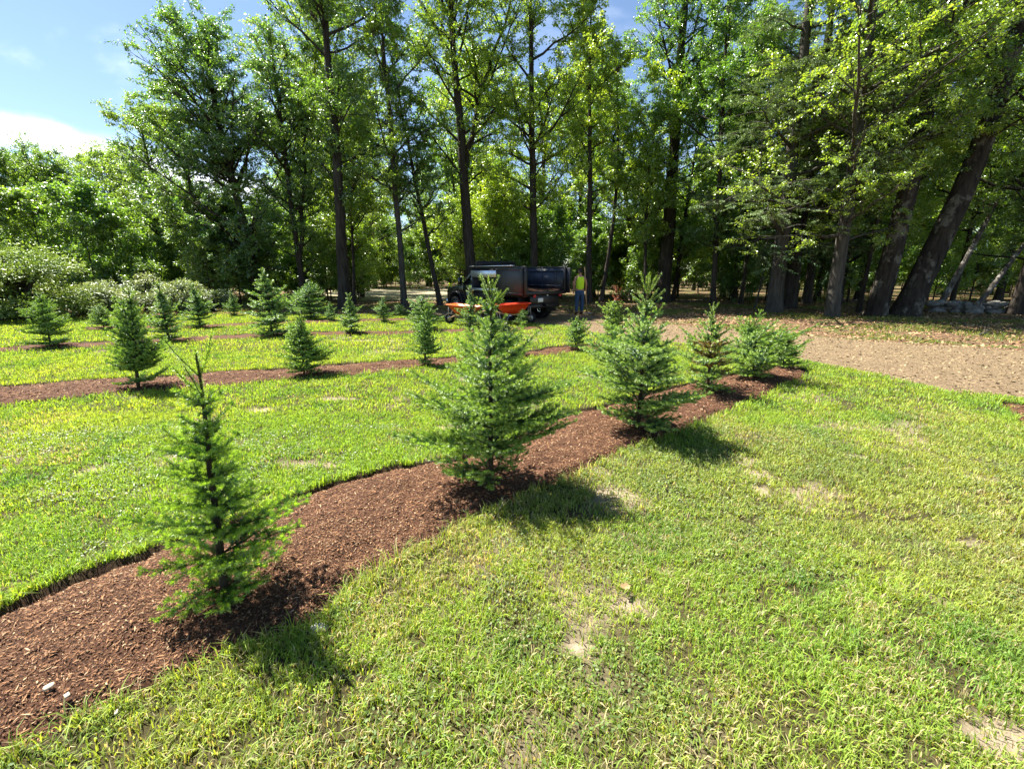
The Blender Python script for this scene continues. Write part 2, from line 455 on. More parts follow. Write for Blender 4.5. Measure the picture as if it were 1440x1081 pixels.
def bare_mask(x, y):
    """worn spots in the lawn, 0..1"""
    m = sstep(0.60, 0.85, fnoise(x, y, 0.75, 20, 4)) * 0.6
    for (px, py, rx, ry) in [(p_[0], p_[1], p_[2] * .8, p_[3] * .8) for p_ in [(890, 850, .16, .10), (815, 905, .09, .07), (1065, 665, .16, .12), (1075, 690, .10, .10), (1200, 617, .28, .07), (1380, 670, .22, .14), (285, 592, .30, .20), (362, 575, .22, .12), (1420, 1040, .22, .10), (480, 560, .3, .12), (210, 690, .2, .16), (130, 655, .2, .16), (1200, 640, .12, .05), (640, 600, .25, .1), (1045, 645, .3, .12), (930, 800, .1, .12), (90, 690, .3, .06), (430, 650, .35, .12), (830, 530, .35, .12), (520, 478, .9, .16), (1330, 760, .25, .05)]]:
        gx, gy = G(px, py)
        q = ((x - gx) / rx) ** 2 + ((y - gy) / ry) ** 2 + 3.4 * (fnoise(x, y, 0.16, 55, 4) - 0.42)
        m = np.maximum(m, .90 * (1 - sstep(-0.2, 2.2, q)))
    return m
bm_ = bare_mask(X, Y)
Z = hbase(X, Y) - 0.012 * (fnoise(X, Y, 0.12, 60, 2) - 0.5) - 0.085 * sstep(0.0, 0.05, bd + wob(X, Y)) - 0.02 * bm_
Z = np.where(np.hypot(X, Y) > 60, -0.02, Z)
thatch = np.array([0.060, 0.052, 0.022]); soil = np.array([0.34, 0.27, 0.19]); dk = np.array([0.035, 0.02, 0.013])
f_ = fnoise(X, Y, 0.25, 71, 4)[..., None]
cg = thatch * (0.5 + f_) * (1 - bm_[..., None]) + soil * (0.6 + 0.7 * f_) * bm_[..., None]
ed = sstep(-0.03, 0.02, bd + wob(X, Y))[..., None]
cg = cg * (1 - ed) + dk * ed
ground = mobj('ground', np.stack([X, Y, Z], -1).reshape(-1, 3), grid_faces(len(xs), len(ys)), M_SOIL, col=cg.reshape(-1, 3), smooth=True)
tag(ground, kind='structure')

def sheet(name, poly, step, mat, zf, margin=0.02, xr=None, yr=None, wobble=0.0):
    p = np.array(poly)
    x0, x1 = (p[:, 0].min() - .1, p[:, 0].max() + .1) if xr is None else xr
    y0, y1 = (p[:, 1].min() - .1, p[:, 1].max() + .1) if yr is None else yr
    gx = np.arange(x0, x1 + step, step); gy = np.arange(y0, y1 + step, step)
    X, Y = np.meshgrid(gx, gy)
    d = sdist(X, Y, poly) + (wobble * (fnoise(X, Y, wobble * 3, 90, 3) - 0.5) * 2 if wobble else 0)
    F = grid_faces(len(gx), len(gy))
    keep = d.ravel()[F].max(axis=1) > -margin; F = F[keep]
    used, inv = np.unique(F, return_inverse=True)
    V = np.stack([X, Y, zf(X, Y, d)], -1).reshape(-1, 3)[used]
    o = mobj(name, V, inv.reshape(-1, 4), mat, smooth=True)
    return tag(o, kind='structure')
def zbed(x, y, d):
    dd = d + wob(x, y)
    return hbase(x, y) - 0.055 + 0.065 * sstep(0.0, 0.14, dd) + 0.03 * sstep(0.1, 0.5, dd) + 0.045 * (fnoise(x, y, 0.11, 80, 3) - 0.5) + 0.05 * (fnoise(x, y, 0.45, 84, 2) - 0.5) * sstep(0, .2, dd)
for i, b in enumerate(BEDS):
    sheet('mulch_bed', b, 0.035 if i in (0, 4) else 0.06, M_MULCH, zbed, 0.0, xr=(-4.2, 5.4) if i == 0 else ((-9, 3) if i == 1 else None))
def zpath(x, y, d): return hbase(x, y) + 0.016 + 0.02 * (fnoise(x, y, 0.5, 30, 3) - 0.5) - 0.012 * (1 - sstep(0, .25, d))
sheet('path', path_poly, 0.12, M_PATH, zpath, 0.0, wobble=0.18)
def zfl(x, y, d): return hbase(x, y) + 0.008 + 0.012 * (fnoise(x, y, 0.8, 33, 2) - 0.5) - 0.008 * (1 - sstep(0, .4, d))
sheet('forest_floor', forest_poly, 0.5, M_FLOOR, lambda x, y, d: hbase(x, y) + 0.012, 0.0, wobble=0.3)
M_YARD = paint('dry_yard', (0.30, 0.26, 0.17), 0.95, 0, 0.3, 1.5, 0.1)
sheet('clearing', yard_poly, 1.0, M_YARD, lambda x, y, d: hbase(x, y) + 0.04, 0.0)

# ------------------------------------------------------------------ scattered small things as stuff
def in_fan(x, y, half=1.45, back=0.35):
    return (y > 0.55) & (np.abs(x) < half * (y + back))
def sample_fan(y0, y1, dens, half=1.45):
    A = half * ((y1 + .35) ** 2 - (y0 + .35) ** 2)
    n = int(A * dens)
    yy = np.sqrt(rng.uniform((y0 + .35) ** 2, (y1 + .35) ** 2, n)) - .35
    xx = rng.uniform(-1, 1, n) * half * (yy + .35)
    return xx, yy
def blades(x, y, h, w, lean, z, seg=2):
    """curved grass blades: 5 verts, 2 quads... here quad + tri"""
    n = len(x); a = rng.uniform(0, 2 * np.pi, n)
    fa = a + rng.normal(0, 0.5, n) + np.pi / 2
    sx, sy = np.cos(a) * w / 2, np.sin(a) * w / 2
    lx, ly = np.cos(fa) * lean, np.sin(fa) * lean
    V = np.zeros((n, 5, 3))
    V[:, 0] = np.c_[x - sx, y - sy, z - .004]; V[:, 1] = np.c_[x + sx, y + sy, z - .004]
    mx, my, mz = x + lx * .35 * h, y + ly * .35 * h, z + h * (.62)
    V[:, 2] = np.c_[mx + sx * .85, my + sy * .85, mz]; V[:, 3] = np.c_[mx - sx * .85, my - sy * .85, mz]
    V[:, 4] = np.c_[x + lx * h, y + ly * h, z + h * np.clip(1.0 - .35 * lean ** 2, .45, 1)]
    b = np.arange(n)[:, None] * 5
    return V.reshape(-1, 3), b + np.array([[0, 1, 2, 3]]), b + np.array([[3, 2, 4]])
def cmix(a, b, t): t = np.asarray(t)[:, None]; return np.array(a) * (1 - t) + np.array(b) * t
def lawn(y0, y1, dens, h0, w0, name, half=1.45):
    x, y = sample_fan(y0, y1, dens, half)
    d = bed_d(x, y) + wob(x, y)
    dp = sdist(x, y, path_poly) + 0.18 * 2 * (fnoise(x, y, .54, 90, 3) - .5); df = sdist(x, y, forest_poly)
    keep = (d < 0.0) & (dp < -0.0) & (df < 0.1)
    k1 = rng.random(len(x)) > bare_mask(x, y) * 1.02
    k2 = rng.random(len(x)) < (0.45 + 0.9 * fnoise(x, y, 0.35, 140, 3)) * (.30 + 1.3 * sstep(.33, .61, fnoise(x, y, .085, 145, 2)))
    keep &= k1 & k2
    x, y, d = x[keep], y[keep], d[keep]; n = len(x)
    tall = fnoise(x, y, 0.35, 150, 3)
    h = h0 * (0.55 + 0.9 * tall) * rng.uniform(.6, 1.35, n)
    edge = sstep(-0.10, -0.01, d); h *= 1 + 1.5 * edge * rng.random(n)
    w = w0 * rng.uniform(.6, 1.4, n)
    lean = np.abs(rng.normal(.55, .4, n)) + .1
    # colours: species patches, straw, broad leaves
    sp = fnoise(x, y, 1.3, 160, 3); sp2 = fnoise(x, y, 0.4, 170, 3); rd = rng.random(n)
    yel = np.array([0.36, 0.48, 0.055]); grn = np.array([0.25, 0.41, 0.045]); deep = np.array([0.12, 0.27, 0.040]); straw = np.array([0.58, 0.50, 0.27])
    t = np.clip((sp - .5) * 2.6 + .45 + rng.normal(0, .3, n), 0, 1)
    c = cmix(grn, yel, t)
    t2 = .8 * np.clip((sp2 - .54) * 4 + rng.normal(0, .25, n), 0, 1); c = c * (1 - t2[:, None]) + deep * t2[:, None]
    ga, gb = G(0, 950), G(1120, 525)
    sd_ = ((gb[0] - ga[0]) * (y - ga[1]) - (gb[1] - ga[1]) * (x - ga[0])) < 0
    kh = np.where(sd_, .38 * sstep(.35, .7, fnoise(x, y, 1.7, 155, 3)) * sstep(7, 3, y) + .08, 0)[:, None]
    c = c * (1 - kh) + np.array([.33, .33, .12]) * kh
    rd = rd - .07 * sd_ * (y < 4.5)
    st = (rd < np.where(y < 3, .08, .02) + np.where(y < 5, .26, .08) * sstep(.5, .75, fnoise(x, y, .6, 180, 3))); c[st] = straw * rng.uniform(.6, 1.1, (st.sum(), 1))
    c *= rng.uniform(.55, 1.35, (n, 1))
    V, q, tr = blades(x, y, h, w, lean, hbase(x, y))
    cc = np.repeat(c[:, None], 5, 1); 
    o = mobj(name, V, [q, tr], M_GRASS, col=cc.reshape(-1, 3))
    return tag(o, 'bright yellow-green mown lawn grass between the mulch beds', 'grass', kind='stuff')
lawn(0.6, 2.6, 19000, .037, .0044, 'lawn_grass', 1.55)
lawn(2.6, 5.0, 9500, .038, .0062, 'lawn_grass', 1.4)
lawn(5.0, 9.0, 3200, .042, .0090, 'lawn_grass', 1.35)
lawn(9.0, 17.5, 900, .055, .014, 'lawn_grass', 1.5)

# broad little weed leaves in the near lawn
def weed_leaves():
    x, y = sample_fan(0.6, 4.5, 2600, 1.45)
    k = (bed_d(x, y) < -.02) & (rng.random(len(x)) < sstep(.42, .62, fnoise(x, y, .45, 210, 3))) & (rng.random(len(x)) > bare_mask(x, y))
    x, y = x[k], y[k]; n = len(x)
    l = rng.uniform(.008, .020, n); a = rng.uniform(0, 2 * np.pi, n); w = l * rng.uniform(.45, .8, n)
    z = hbase(x, y) + rng.uniform(.008, .04, n); ti = rng.normal(0.1, .45, n)
    dx, dy = np.cos(a), np.sin(a)
    D = np.c_[dx * np.cos(ti), dy * np.cos(ti), np.sin(ti)]; S = np.c_[-dy, dx, rng.normal(0, .3, n)]
    p = np.c_[x, y, z]
    V = np.stack([p, p + D * l[:, None] * .3 + S * w[:, None] * .42, p + D * l[:, None] * .75 + S * w[:, None] * .4, p + D * l[:, None], p + D * l[:, None] * .75 - S * w[:, None] * .4, p + D * l[:, None] * .3 - S * w[:, None] * .42], 1)
    F = np.arange(n)[:, None] * 6 + np.arange(6)[None]
    c = cmix((.10, .19, .035), (.24, .29, .07), rng.random(n)) * rng.uniform(.7, 1.2, (n, 1))
    o = mobj('lawn_weeds', V.reshape(-1, 3), F, M_GRASS, col=np.repeat(c[:, None], 6, 1).reshape(-1, 3))
    tag(o, 'small round-leaved weeds growing through the near lawn', 'weeds', kind='stuff')
weed_leaves()

def chips(name, x, y, z, l, w, c, label, mat, cat, tilt=.35):
    n = len(x); a = rng.uniform(0, np.pi * 2, n)
    D = norm(np.c_[np.cos(a), np.sin(a), rng.normal(0, tilt, n)]); U = norm(np.c_[rng.normal(0, tilt, n), rng.normal(0, tilt, n), np.ones(n)])
    S = norm(np.cross(U, D)); U = np.cross(D, S)
    p = np.c_[x, y, z]; l = l[:, None]; w = w[:, None]; t = w * .25
    V = np.stack([p - D * l / 2, p + S * w / 2 - D * l * .1, p + D * l / 2, p - S * w / 2 + D * l * .1, p + U * t + D * l * .05], 1)
    b = np.arange(n)[:, None] * 5
    F = np.concatenate([b + np.array([[0, 1, 4]]), b + np.array([[1, 2, 4]]), b + np.array([[2, 3, 4]]), b + np.array([[3, 0, 4]])])
    o = mobj(name, V.reshape(-1, 3), F, mat, col=np.repeat(c[:, None], 5, 1).reshape(-1, 3))
    return tag(o, label, cat, kind='stuff')
def mulch_chips():
    X_, Y_, C_, Ls = [], [], [], []
    for (y0, y1, dens, ls) in ((.8, 2.6, 16000, .8), (2.6, 4.6, 8000, 1.0), (4.6, 9.5, 1800, 1.7)):
        x, y = sample_fan(y0, y1, dens, 1.4)
        d = bed_d(x, y) + wob(x, y); k = d > -.01 - .16 * rng.random(len(x)) ** 6; x, y = x[k], y[k]
        X_.append(x); Y_.append(y); Ls.append(np.full(len(x), ls))
    x = np.concatenate(X_); y = np.concatenate(Y_); ls = np.concatenate(Ls); n = len(x)
    d = bed_d(x, y); z = zbed(x, y, d) + rng.uniform(.0, .008, n)
    l = rng.gamma(1.8, .0075, n) * ls + .003; w = np.minimum(l * rng.uniform(.18, .5, n), .009 * ls)
    t = rng.random(n) ** 1.6
    c = cmix((.035, .015, .009), (.36, .19, .095), t)
    pale = rng.random(n) < .07; c[pale] = np.array([.46, .32, .19]) * rng.uniform(.7, 1.1, (pale.sum(), 1))
    chips('mulch_chips', x, y, z, l, w, c, 'red-brown shredded bark mulch covering the planting beds', M_CHIP, 'mulch')
mulch_chips()
def litter():
    x, y = sample_fan(5.0, 15.0, 420, 1.6)
    dp = sdist(x, y, path_poly); k = dp > -.05; x, y = x[k], y[k]; n = len(x)
    l = rng.gamma(2, .011, n) + .010; w = l * rng.uniform(.25, .7, n)
    c = cmix((.08, .052, .028), (.38, .285, .16), rng.random(n))
    chips('path_chips', x, y, zpath(x, y, dp[k]) + .006, l, w, c, 'pale wood chips strewn on the path', M_LITTER, 'wood chips')
    x, y = sample_fan(7, 27, 90, 1.55)
    df = sdist(x, y, forest_poly); k = (df > -.3) & (sdist(x, y, path_poly) < .1 + 1.3 * rng.random(len(x)) ** 3); x, y = x[k], y[k]; n = len(x)
    l = rng.gamma(2.5, .016, n) + .02; w = l * rng.uniform(.4, .8, n)
    c = cmix((.12, .065, .035), (.50, .32, .17), rng.random(n))
    chips('leaf_litter', x, y, hbase(x, y) + .03, l, w, c, 'dry brown leaf litter under the forest trees', M_LITTER, 'leaf litter', .5)
litter()
# rough grass and seedlings on the forest floor
def rough_grass():
    x, y = sample_fan(9, 24, 260, 1.5)
    df = sdist(x, y, forest_poly); k = (df > -.2) & (sdist(x, y, path_poly) < 0) & (rng.random(len(x)) < sstep(.5, .66, fnoise(x, y, 1.6, 240, 3)))
    x, y = x[k], y[k]; n = len(x)
    V, q, t = blades(x, y, rng.uniform(.03, .10, n), rng.uniform(.012, .02, n), np.abs(rng.normal(.6, .3, n)), hbase(x, y) + .012)
    c = cmix((.10, .18, .03), (.25, .28, .05), rng.random(n))
    tag(mobj('rough_grass', V, [q, t], M_GRASS, col=np.repeat(c[:, None], 5, 1).reshape(-1, 3)), 'thin rough grass patches growing on the shaded forest floor', 'grass', kind='stuff')
rough_grass()

# ------------------------------------------------------------------ leaves and branches
def leafquads(p, D, Nn, l, w, fold=.12):
    n = len(p); S = norm(np.cross(D, Nn)); Nn = np.cross(S, D)
    l = l[:, None]; w = w[:, None]
    V = np.stack([p, p + D * l * .45 + S * w / 2 + Nn * l * fold, p + D * l - Nn * l * .1, p + D * l * .45 - S * w / 2 + Nn * l * fold], 1)
    b = np.arange(n)[:, None] * 4
    F = np.concatenate([b + np.array([[0, 1, 2]]), b + np.array([[0, 2, 3]])])
    return V.reshape(-1, 3), F
def grow(rg, start, d, Ln, curv, n, wobb):
    t = np.linspace(0, 1, n)[None, :, None]
    W = np.cumsum(rg.normal(0, 1, (len(start), n, 3)), 1) * wobb / math.sqrt(n); W[:, 0] = 0
    W -= W[:, :1]
    up = np.array([0, 0, 1.0])
    return start[:, None] + d[:, None] * Ln[:, None, None] * t + up * (curv * Ln)[:, None, None] * t * t + W * Ln[:, None, None]
def interp(Pp, idx, t):
    n = Pp.shape[1]; f = t * (n - 1); i = np.minimum(f.astype(int), n - 2); f = (f - i)[:, None]
    a = Pp[idx, i]; b = Pp[idx, i + 1]
    return a * (1 - f) + b * f, norm(b - a)
def spherical(az, el): return np.c_[np.cos(az) * np.cos(el), np.sin(az) * np.cos(el), np.sin(el)]
def tree_mesh(seed, H, r0, cb=.3, cr=3.0, nl=22, leaves=16000, ls=.11, lean=(0, 0), bow=(0, 0), wobb=.02, up=(.2, .9), kind='broad', fork=None, c0=(.055, .115, .022), c1=(.13, .20, .035), top=1.0, asym=(0, 0), flare=1.5, sides=12):
    rg = np.random.default_rng(seed)
    n = 16; s = np.linspace(0, 1, n)
    Pt = np.zeros((n, 3)); Pt[:, 2] = s * H
    Pt[:, 0] = lean[0] * s + bow[0] * np.sin(np.pi * s) ; Pt[:, 1] = lean[1] * s + bow[1] * np.sin(np.pi * s)
    W = np.cumsum(rg.normal(0, 1, (n, 2)), 0) * wobb * H / n; W -= W[0]; Pt[:, :2] += W
    Rt = r0 * ((1 - s) ** .75 * .93 + .07) * (1 + (flare - 1) * np.exp(-s * H / .35))
    if n > 2:   # close rows near the ground so that the root flare shows
        s2 = np.r_[0, .012, .03, .05, s[1:]]; Pt2 = np.stack([np.interp(s2, s, Pt[:, k]) for k in range(3)], 1)
        Rt2 = r0 * ((1 - s2) ** .75 * .93 + .07) * (1 + (flare - 1) * np.exp(-s2 * H / .35))
    Pt2[0, 2] -= .08
    wood = []
    wood.append(tubes(Pt2[None], Rt2[None], sides))
    PT = Pt[None]
    trunks = [(PT, Rt)]
    if fork:
        fh, spread = fork; i0 = fh / H
        st, tg = interp(PT, np.array([0]), np.array([i0]))
        d = norm(tg[0] + np.array([spread, 0.1, 0])); Lf = (H - fh) * .95
        Pf = grow(rg, st, d[None], np.array([Lf]), -0.02, n, .03)
        rf = np.interp(i0, s, Rt) * .78
        wood.append(tubes(Pf, (rf * (1 - s * .9))[None], sides)); trunks.append((Pf, rf * (1 - s * .9)))
    lv1 = []; r1s = []
    for k, (PP, RR) in enumerate(trunks):
        m = nl if k == 0 else nl // 2
        lo = cb if k == 0 else .15
        t = np.sort(lo + (0.985 - lo) * rg.random(m) ** .9); az = np.arange(m) * 2.4 + rg.normal(0, .4, m)
        st, tg = interp(PP, np.zeros(m, int), t)
        q = (t - lo) / (1 - lo)
        if kind == 'broad':
            el = rg.uniform(up[0], up[1], m) + q * .35; prof = (np.sin(np.pi * (q * .8 + .14)) ** .7) * (1 - .35 * q)
            curv = rg.uniform(0.0, .25, m)
        else:
            el = rg.uniform(-.15, .2, m) + q * .5; prof = (1 - q) ** .8 * .9 + .12; curv = rg.uniform(-.22, .02, m)
        Ln = cr * prof * rg.uniform(.65, 1.2, m)
        Ln *= 1 + (np.cos(az) * asym[0] + np.sin(az) * asym[1])
        d = spherical(az, el)
        Pl = grow(rg, st, d, Ln, curv, 7, .05)
        rr = np.minimum(np.interp(t, s, RR) * .6, .018 * Ln + .008)
        lv1.append(Pl); r1s.append(rr)
    L1 = np.concatenate(lv1); r1 = np.concatenate(r1s); ts = np.linspace(0, 1, 7)
    wood.append(tubes(L1, r1[:, None] * (1 - ts * .85)[None], 5))
    m1 = len(L1); len1 = np.linalg.norm(L1[:, -1] - L1[:, 0], axis=1)
    k2 = 8 if kind == 'broad' else 11
    i2 = np.repeat(np.arange(m1), k2); t2 = rg.uniform(.18, 1, len(i2)); st, tg = interp(L1, i2, t2)
    rnd = rg.normal(0, 1, (len(i2), 3)); rnd[:, 2] *= .35 if kind == 'broad' else .1
    d2 = norm(tg * .8 + norm(rnd) * .9)
    Ln2 = len1[i2] * rg.uniform(.22, .5, len(i2)) * (1.15 - .5 * t2)
    L2 = grow(rg, st, d2, Ln2, np.full(len(i2), .05 if kind == 'broad' else -.12), 4, .06)
    r2 = r1[i2] * .38 * (1.1 - t2 * .5); wood.append(tubes(L2, r2[:, None] * np.array([[1, .8, .55, .25]]), 4))
    k3 = 4; i3 = np.repeat(np.arange(len(L2)), k3); t3 = rg.uniform(.2, 1, len(i3)); st, tg = interp(L2, i3, t3)
    rnd = rg.normal(0, 1, (len(i3), 3)); rnd[:, 2] *= .5 if kind == 'broad' else .1
    d3 = norm(tg * .7 + norm(rnd) * .9); Ln3 = Ln2[i3] * rg.uniform(.3, .65, len(i3)) + .08
    L3 = grow(rg, st, d3, Ln3, np.full(len(i3), -.05), 3, .04)
    wood.append(tubes(L3, np.maximum(r2[i3] * .4, .003)[:, None] * np.array([[1, .7, .3]]), 3))
    V = []; F = []; nn = 0
    for v, f in wood: V.append(v); F.append(f + nn); nn += len(v)
    # leaves along the two finest orders
    w3 = Ln3 / Ln3.sum(); nL = leaves
    il = rg.choice(len(L3), nL, p=w3); tl = rg.uniform(0.05, 1.05, nL)
    pl, tgl = interp(L3, il, np.clip(tl, 0, 1))
    keepc = rg.random(nL)
    limb = i2[i3[il]]
    if kind == 'broad':
        pl += rg.normal(0, .055, (nL, 3)) * np.array([1, 1, .7]) * (.6 + ls * 5)
        Nn = norm(np.c_[rg.normal(0, .85, nL), rg.normal(0, .85, nL), np.ones(nL)])
        D = norm(tgl * .5 + np.c_[rg.normal(0, .7, nL), rg.normal(0, .7, nL), rg.normal(-.35, .35, nL)])
        l = ls * rg.uniform(.6, 1.35, nL); w = l * rg.uniform(.5, .75, nL)
    else:
        pl += rg.normal(0, .03, (nL, 3)) * np.array([1, 1, .4])
        Nn = norm(np.c_[rg.normal(0, .3, nL), rg.normal(0, .3, nL), np.ones(nL)])
        D = norm(tgl * .9 + np.c_[rg.normal(0, .55, nL), rg.normal(0, .55, nL), rg.normal(-.2, .2, nL)])
        l = ls * rg.uniform(.6, 1.3, nL); w = l * .28
    VL, FL = leafquads(pl, D, Nn, l, w)
    tt = np.clip(rg.random(m1)[limb] * .6 + rg.normal(.2, .22, nL), 0, 1)
    c = cmix(c0, c1, tt) * rg.uniform(.75, 1.25, (nL, 1))
    return (np.concatenate(V), np.concatenate(F)), (VL, FL, np.repeat(c[:, None], 4, 1).reshape(-1, 3))
def make_tree(name, label, cat, loc, seed, bark=None, group=None, leafm=None, **kw):
    (WV, WF), (LV, LF, LC) = tree_mesh(seed, **kw)
    t = empty(name, loc); tag(t, label, cat, group)
    mobj('trunk', WV, WF, bark or M_BARK, t, smooth=True)
    mobj('crown', LV, LF, leafm or (M_LEAF if kw.get('kind', 'broad') == 'broad' else M_LEAFC), t, col=LC)
    return t

GREEN = dict(c0=(.10, .21, .030), c1=(.23, .38, .050))
BRIGHT = dict(c0=(.18, .31, .035), c1=(.36, .50, .060))
DARK = dict(c0=(.065, .16, .035), c1=(.19, .33, .055))
HEML = dict(c0=(.09, .17, .055), c1=(.24, .34, .13))
def T(name, label, cat, px, Yd, seed, **kw):
    x, y = GY(px, Yd); return make_tree(name, label, cat, (x, y, 0), seed, **kw)
# left group
T('maple_tree', 'tall dark round-crowned maple standing highest against the open sky at left', 'tree', 362, 23.5, 101, H=12.4, r0=.22, cb=.05, cr=4.9, nl=80, leaves=118807, ls=0.084, lean=(-1.0, 0), up=(.15, .85), **DARK)
T('maple_tree', 'dark leafy maple stem just left of the tallest maple, foliage reaching the ground', 'tree', 300, 24.5, 102, H=10.5, r0=.15, cb=0.06, cr=2.9, nl=40, leaves=40145, ls=0.099, lean=(-.6, 0), **DARK)
T('maple_tree', 'dark maple with twin stems right of the tallest maple, behind the round fir', 'tree', 425, 22.5, 103, H=12.5, r0=.16, cb=0.08, cr=3.0, nl=40, leaves=36800, ls=0.090, fork=(2.2, .18), **DARK)
T('poplar_tree', 'tall pale yellow-green poplar towering above the dark maples', 'tree', 492, 25, 104, H=17.5, r0=.2, cb=0.21, cr=3.6, nl=51, leaves=60218, ls=0.078, lean=(-.8, 0), **BRIGHT)
T('oak_tree', 'thick straight dark trunk with bare lower bole in front of the poplar', 'tree', 481, 20, 105, H=15.5, r0=.26, cb=0.26, cr=3.2, nl=32, leaves=25091, ls=0.090, lean=(.5, 0), flare=1.35, **DARK)
T('maple_tree', 'slender grey trunk standing alone left of the truck, leaves high up', 'tree', 567, 21.5, 106, H=15, r0=.155, cb=0.21, cr=3.0, nl=35, leaves=33455, ls=0.090, lean=(-.3, 0), bark=M_BARKG, **GREEN)
T('maple_tree', 'thin dark trunk leaning left beside the truck hood', 'tree', 618, 22.5, 107, H=12, r0=.13, cb=0.22, cr=2.6, nl=27, leaves=23417, ls=0.090, lean=(-1.9, 0), **GREEN)
T('oak_tree', 'big oak forking into a Y high above the truck cab', 'tree', 664, 23, 108, H=17, r0=.30, cb=0.30, cr=4.2, nl=35, leaves=50183, ls=0.094, lean=(-.9, 0), fork=(6.2, .32), **BRIGHT)
T('oak_tree', 'tall straight oak trunk rising behind the dump body', 'tree', 752, 23.5, 109, H=17.5, r0=.22, cb=0.25, cr=4.0, nl=45, leaves=53527, ls=0.094, lean=(-.5, 0), **BRIGHT)
T('birch_tree', 'slim straight trunk rising right above the worker, light tufted crown', 'tree', 829, 24, 110, H=14.5, r0=.17, cb=0.26, cr=2.6, nl=32, leaves=31782, ls=0.099, lean=(-.6, 0), **BRIGHT)
T('birch_tree', 'thin curved dark trunk just right of the worker', 'tree', 846, 24.5, 111, H=13, r0=.12, cb=0.31, cr=2.0, nl=21, leaves=15053, ls=0.090, lean=(.2, 0), bow=(.45, 0), **GREEN)
T('cherry_tree', 'dark crooked trunk bending left between the worker and the big pine', 'tree', 889, 27, 112, H=11.5, r0=.17, cb=0.22, cr=3.2, nl=29, leaves=28436, ls=0.090, lean=(-2.6, 0), bow=(.7, 0), **GREEN)
T('pine_tree', 'massive dark pine trunk standing behind the light green fir leaders', 'tree', 933, 25, 113, H=19, r0=.40, cb=0.21, cr=3.9, nl=45, leaves=56874, ls=0.090, lean=(-.2, 0), bark=M_BARK, asym=(-.1, 0), **GREEN)
T('maple_tree', 'slender straight trunk right of the massive pine, standing alone', 'tree', 1006, 21.5, 114, H=14, r0=.13, cb=0.17, cr=3.2, nl=37, leaves=40145, ls=0.086, lean=(-.9, 0), **GREEN)
T('hemlock_tree', 'grey-barked hemlock with drooping grey-green sprays above the litter', 'hemlock', 1094, 18.4, 115, H=16, r0=.30, cb=0.14, cr=3.7, nl=62, leaves=86984, ls=0.082, lean=(-.5, 0), kind='con', bark=M_BARKG, flare=1.3, **HEML)
T('hemlock_tree', 'darker hemlock trunk touching the grey-barked hemlock from behind', 'hemlock', 1113, 20.5, 116, H=15, r0=.30, cb=0.19, cr=3.6, nl=45, leaves=50183, ls=0.090, lean=(-.3, 0), kind='con', **HEML)
T('beech_tree', 'smooth grey-brown beech trunk with bright low branches at right', 'tree', 1178, 16.4, 117, H=15, r0=.235, cb=0.14, cr=4.3, nl=54, leaves=70256, ls=0.070, lean=(-.5, 0), bark=M_BARKG, flare=1.2, asym=(-.15, -.1), up=(.0, .6), **BRIGHT)
T('pine_tree', 'upright thick pine trunk, left one of the two close dark trunks at right', 'tree', 1239, 16.8, 118, H=17, r0=.35, cb=0.26, cr=3.6, nl=35, leaves=40145, ls=0.082, lean=(-.2, 0), bow=(.35, 0), bark=M_BARKP, flare=1.2, **GREEN)
T('pine_tree', 'heavy leaning pine trunk with pale bark patches, tilted right over the litter', 'tree', 1280, 16.8, 119, H=16.5, r0=.42, cb=0.29, cr=3.8, nl=35, leaves=36800, ls=0.082, lean=(.8, 0), bow=(1.15, 0), bark=M_BARKP, flare=1.35, **GREEN)
T('birch_tree', 'pale peeling trunk slanting right near the frame edge', 'tree', 1376, 18, 120, H=7, r0=.10, cb=0.38, cr=1.8, nl=16, leaves=8363, ls=0.075, lean=(3.6, 0), bark=M_BARKL, **GREEN)
T('birch_tree', 'short pale trunk slanting right just behind the heavy leaning pine', 'tree', 1326, 19, 121, H=8, r0=.12, cb=0.34, cr=2.0, nl=18, leaves=11708, ls=0.075, lean=(2.4, 0), bark=M_BARKL, **GREEN)
T('maple_tree', 'dark trunk behind the beech, left of the twin back trunks', 'tree', 1138, 23.5, 122, H=13, r0=.21, cb=0.19, cr=3.2, nl=35, leaves=30108, ls=0.090, **GREEN)
T('maple_tree', 'thinner dark trunk right beside the trunk behind the beech', 'tree', 1152, 26, 123, H=13, r0=.16, cb=0.19, cr=3.2, nl=32, leaves=25091, ls=0.090, **GREEN)
T('maple_tree', 'spreading maple at the right frame edge with foliage over the leaning trunk', 'tree', 1440, 17.5, 124, H=14, r0=.22, cb=0.13, cr=5.0, nl=54, leaves=70256, ls=0.075, up=(.0, .7), **GREEN)
T('sapling_tree', 'thin pale sapling between the slender trunk and the hemlock', 'tree', 1066, 20.5, 125, H=4.4, r0=.04, cb=0.22, cr=1.3, nl=18, leaves=5853, ls=0.070, lean=(.5, 0), bark=M_BARKG, **GREEN)
T('beech_tree', 'young beech with low bright sprays hanging in front of the hemlocks', 'tree', 1215, 18.5, 131, H=11.5, r0=.09, cb=.2, cr=3.6, nl=50, leaves=45021, ls=0.074, up=(-.05, .6), **BRIGHT)
T('beech_tree', 'young beech filling the gap between the two thick pines and the right edge', 'tree', 1345, 20.5, 132, H=12.5, r0=.10, cb=.18, cr=3.8, nl=50, leaves=45021, ls=0.074, up=(-.05, .6), **BRIGHT)
T('beech_tree', 'young beech between the slender trunk and the hemlock, high light foliage', 'tree', 1045, 23.5, 133, H=13, r0=.10, cb=.3, cr=3.2, nl=44, leaves=37518, ls=0.081, up=(-.05, .7), **BRIGHT)
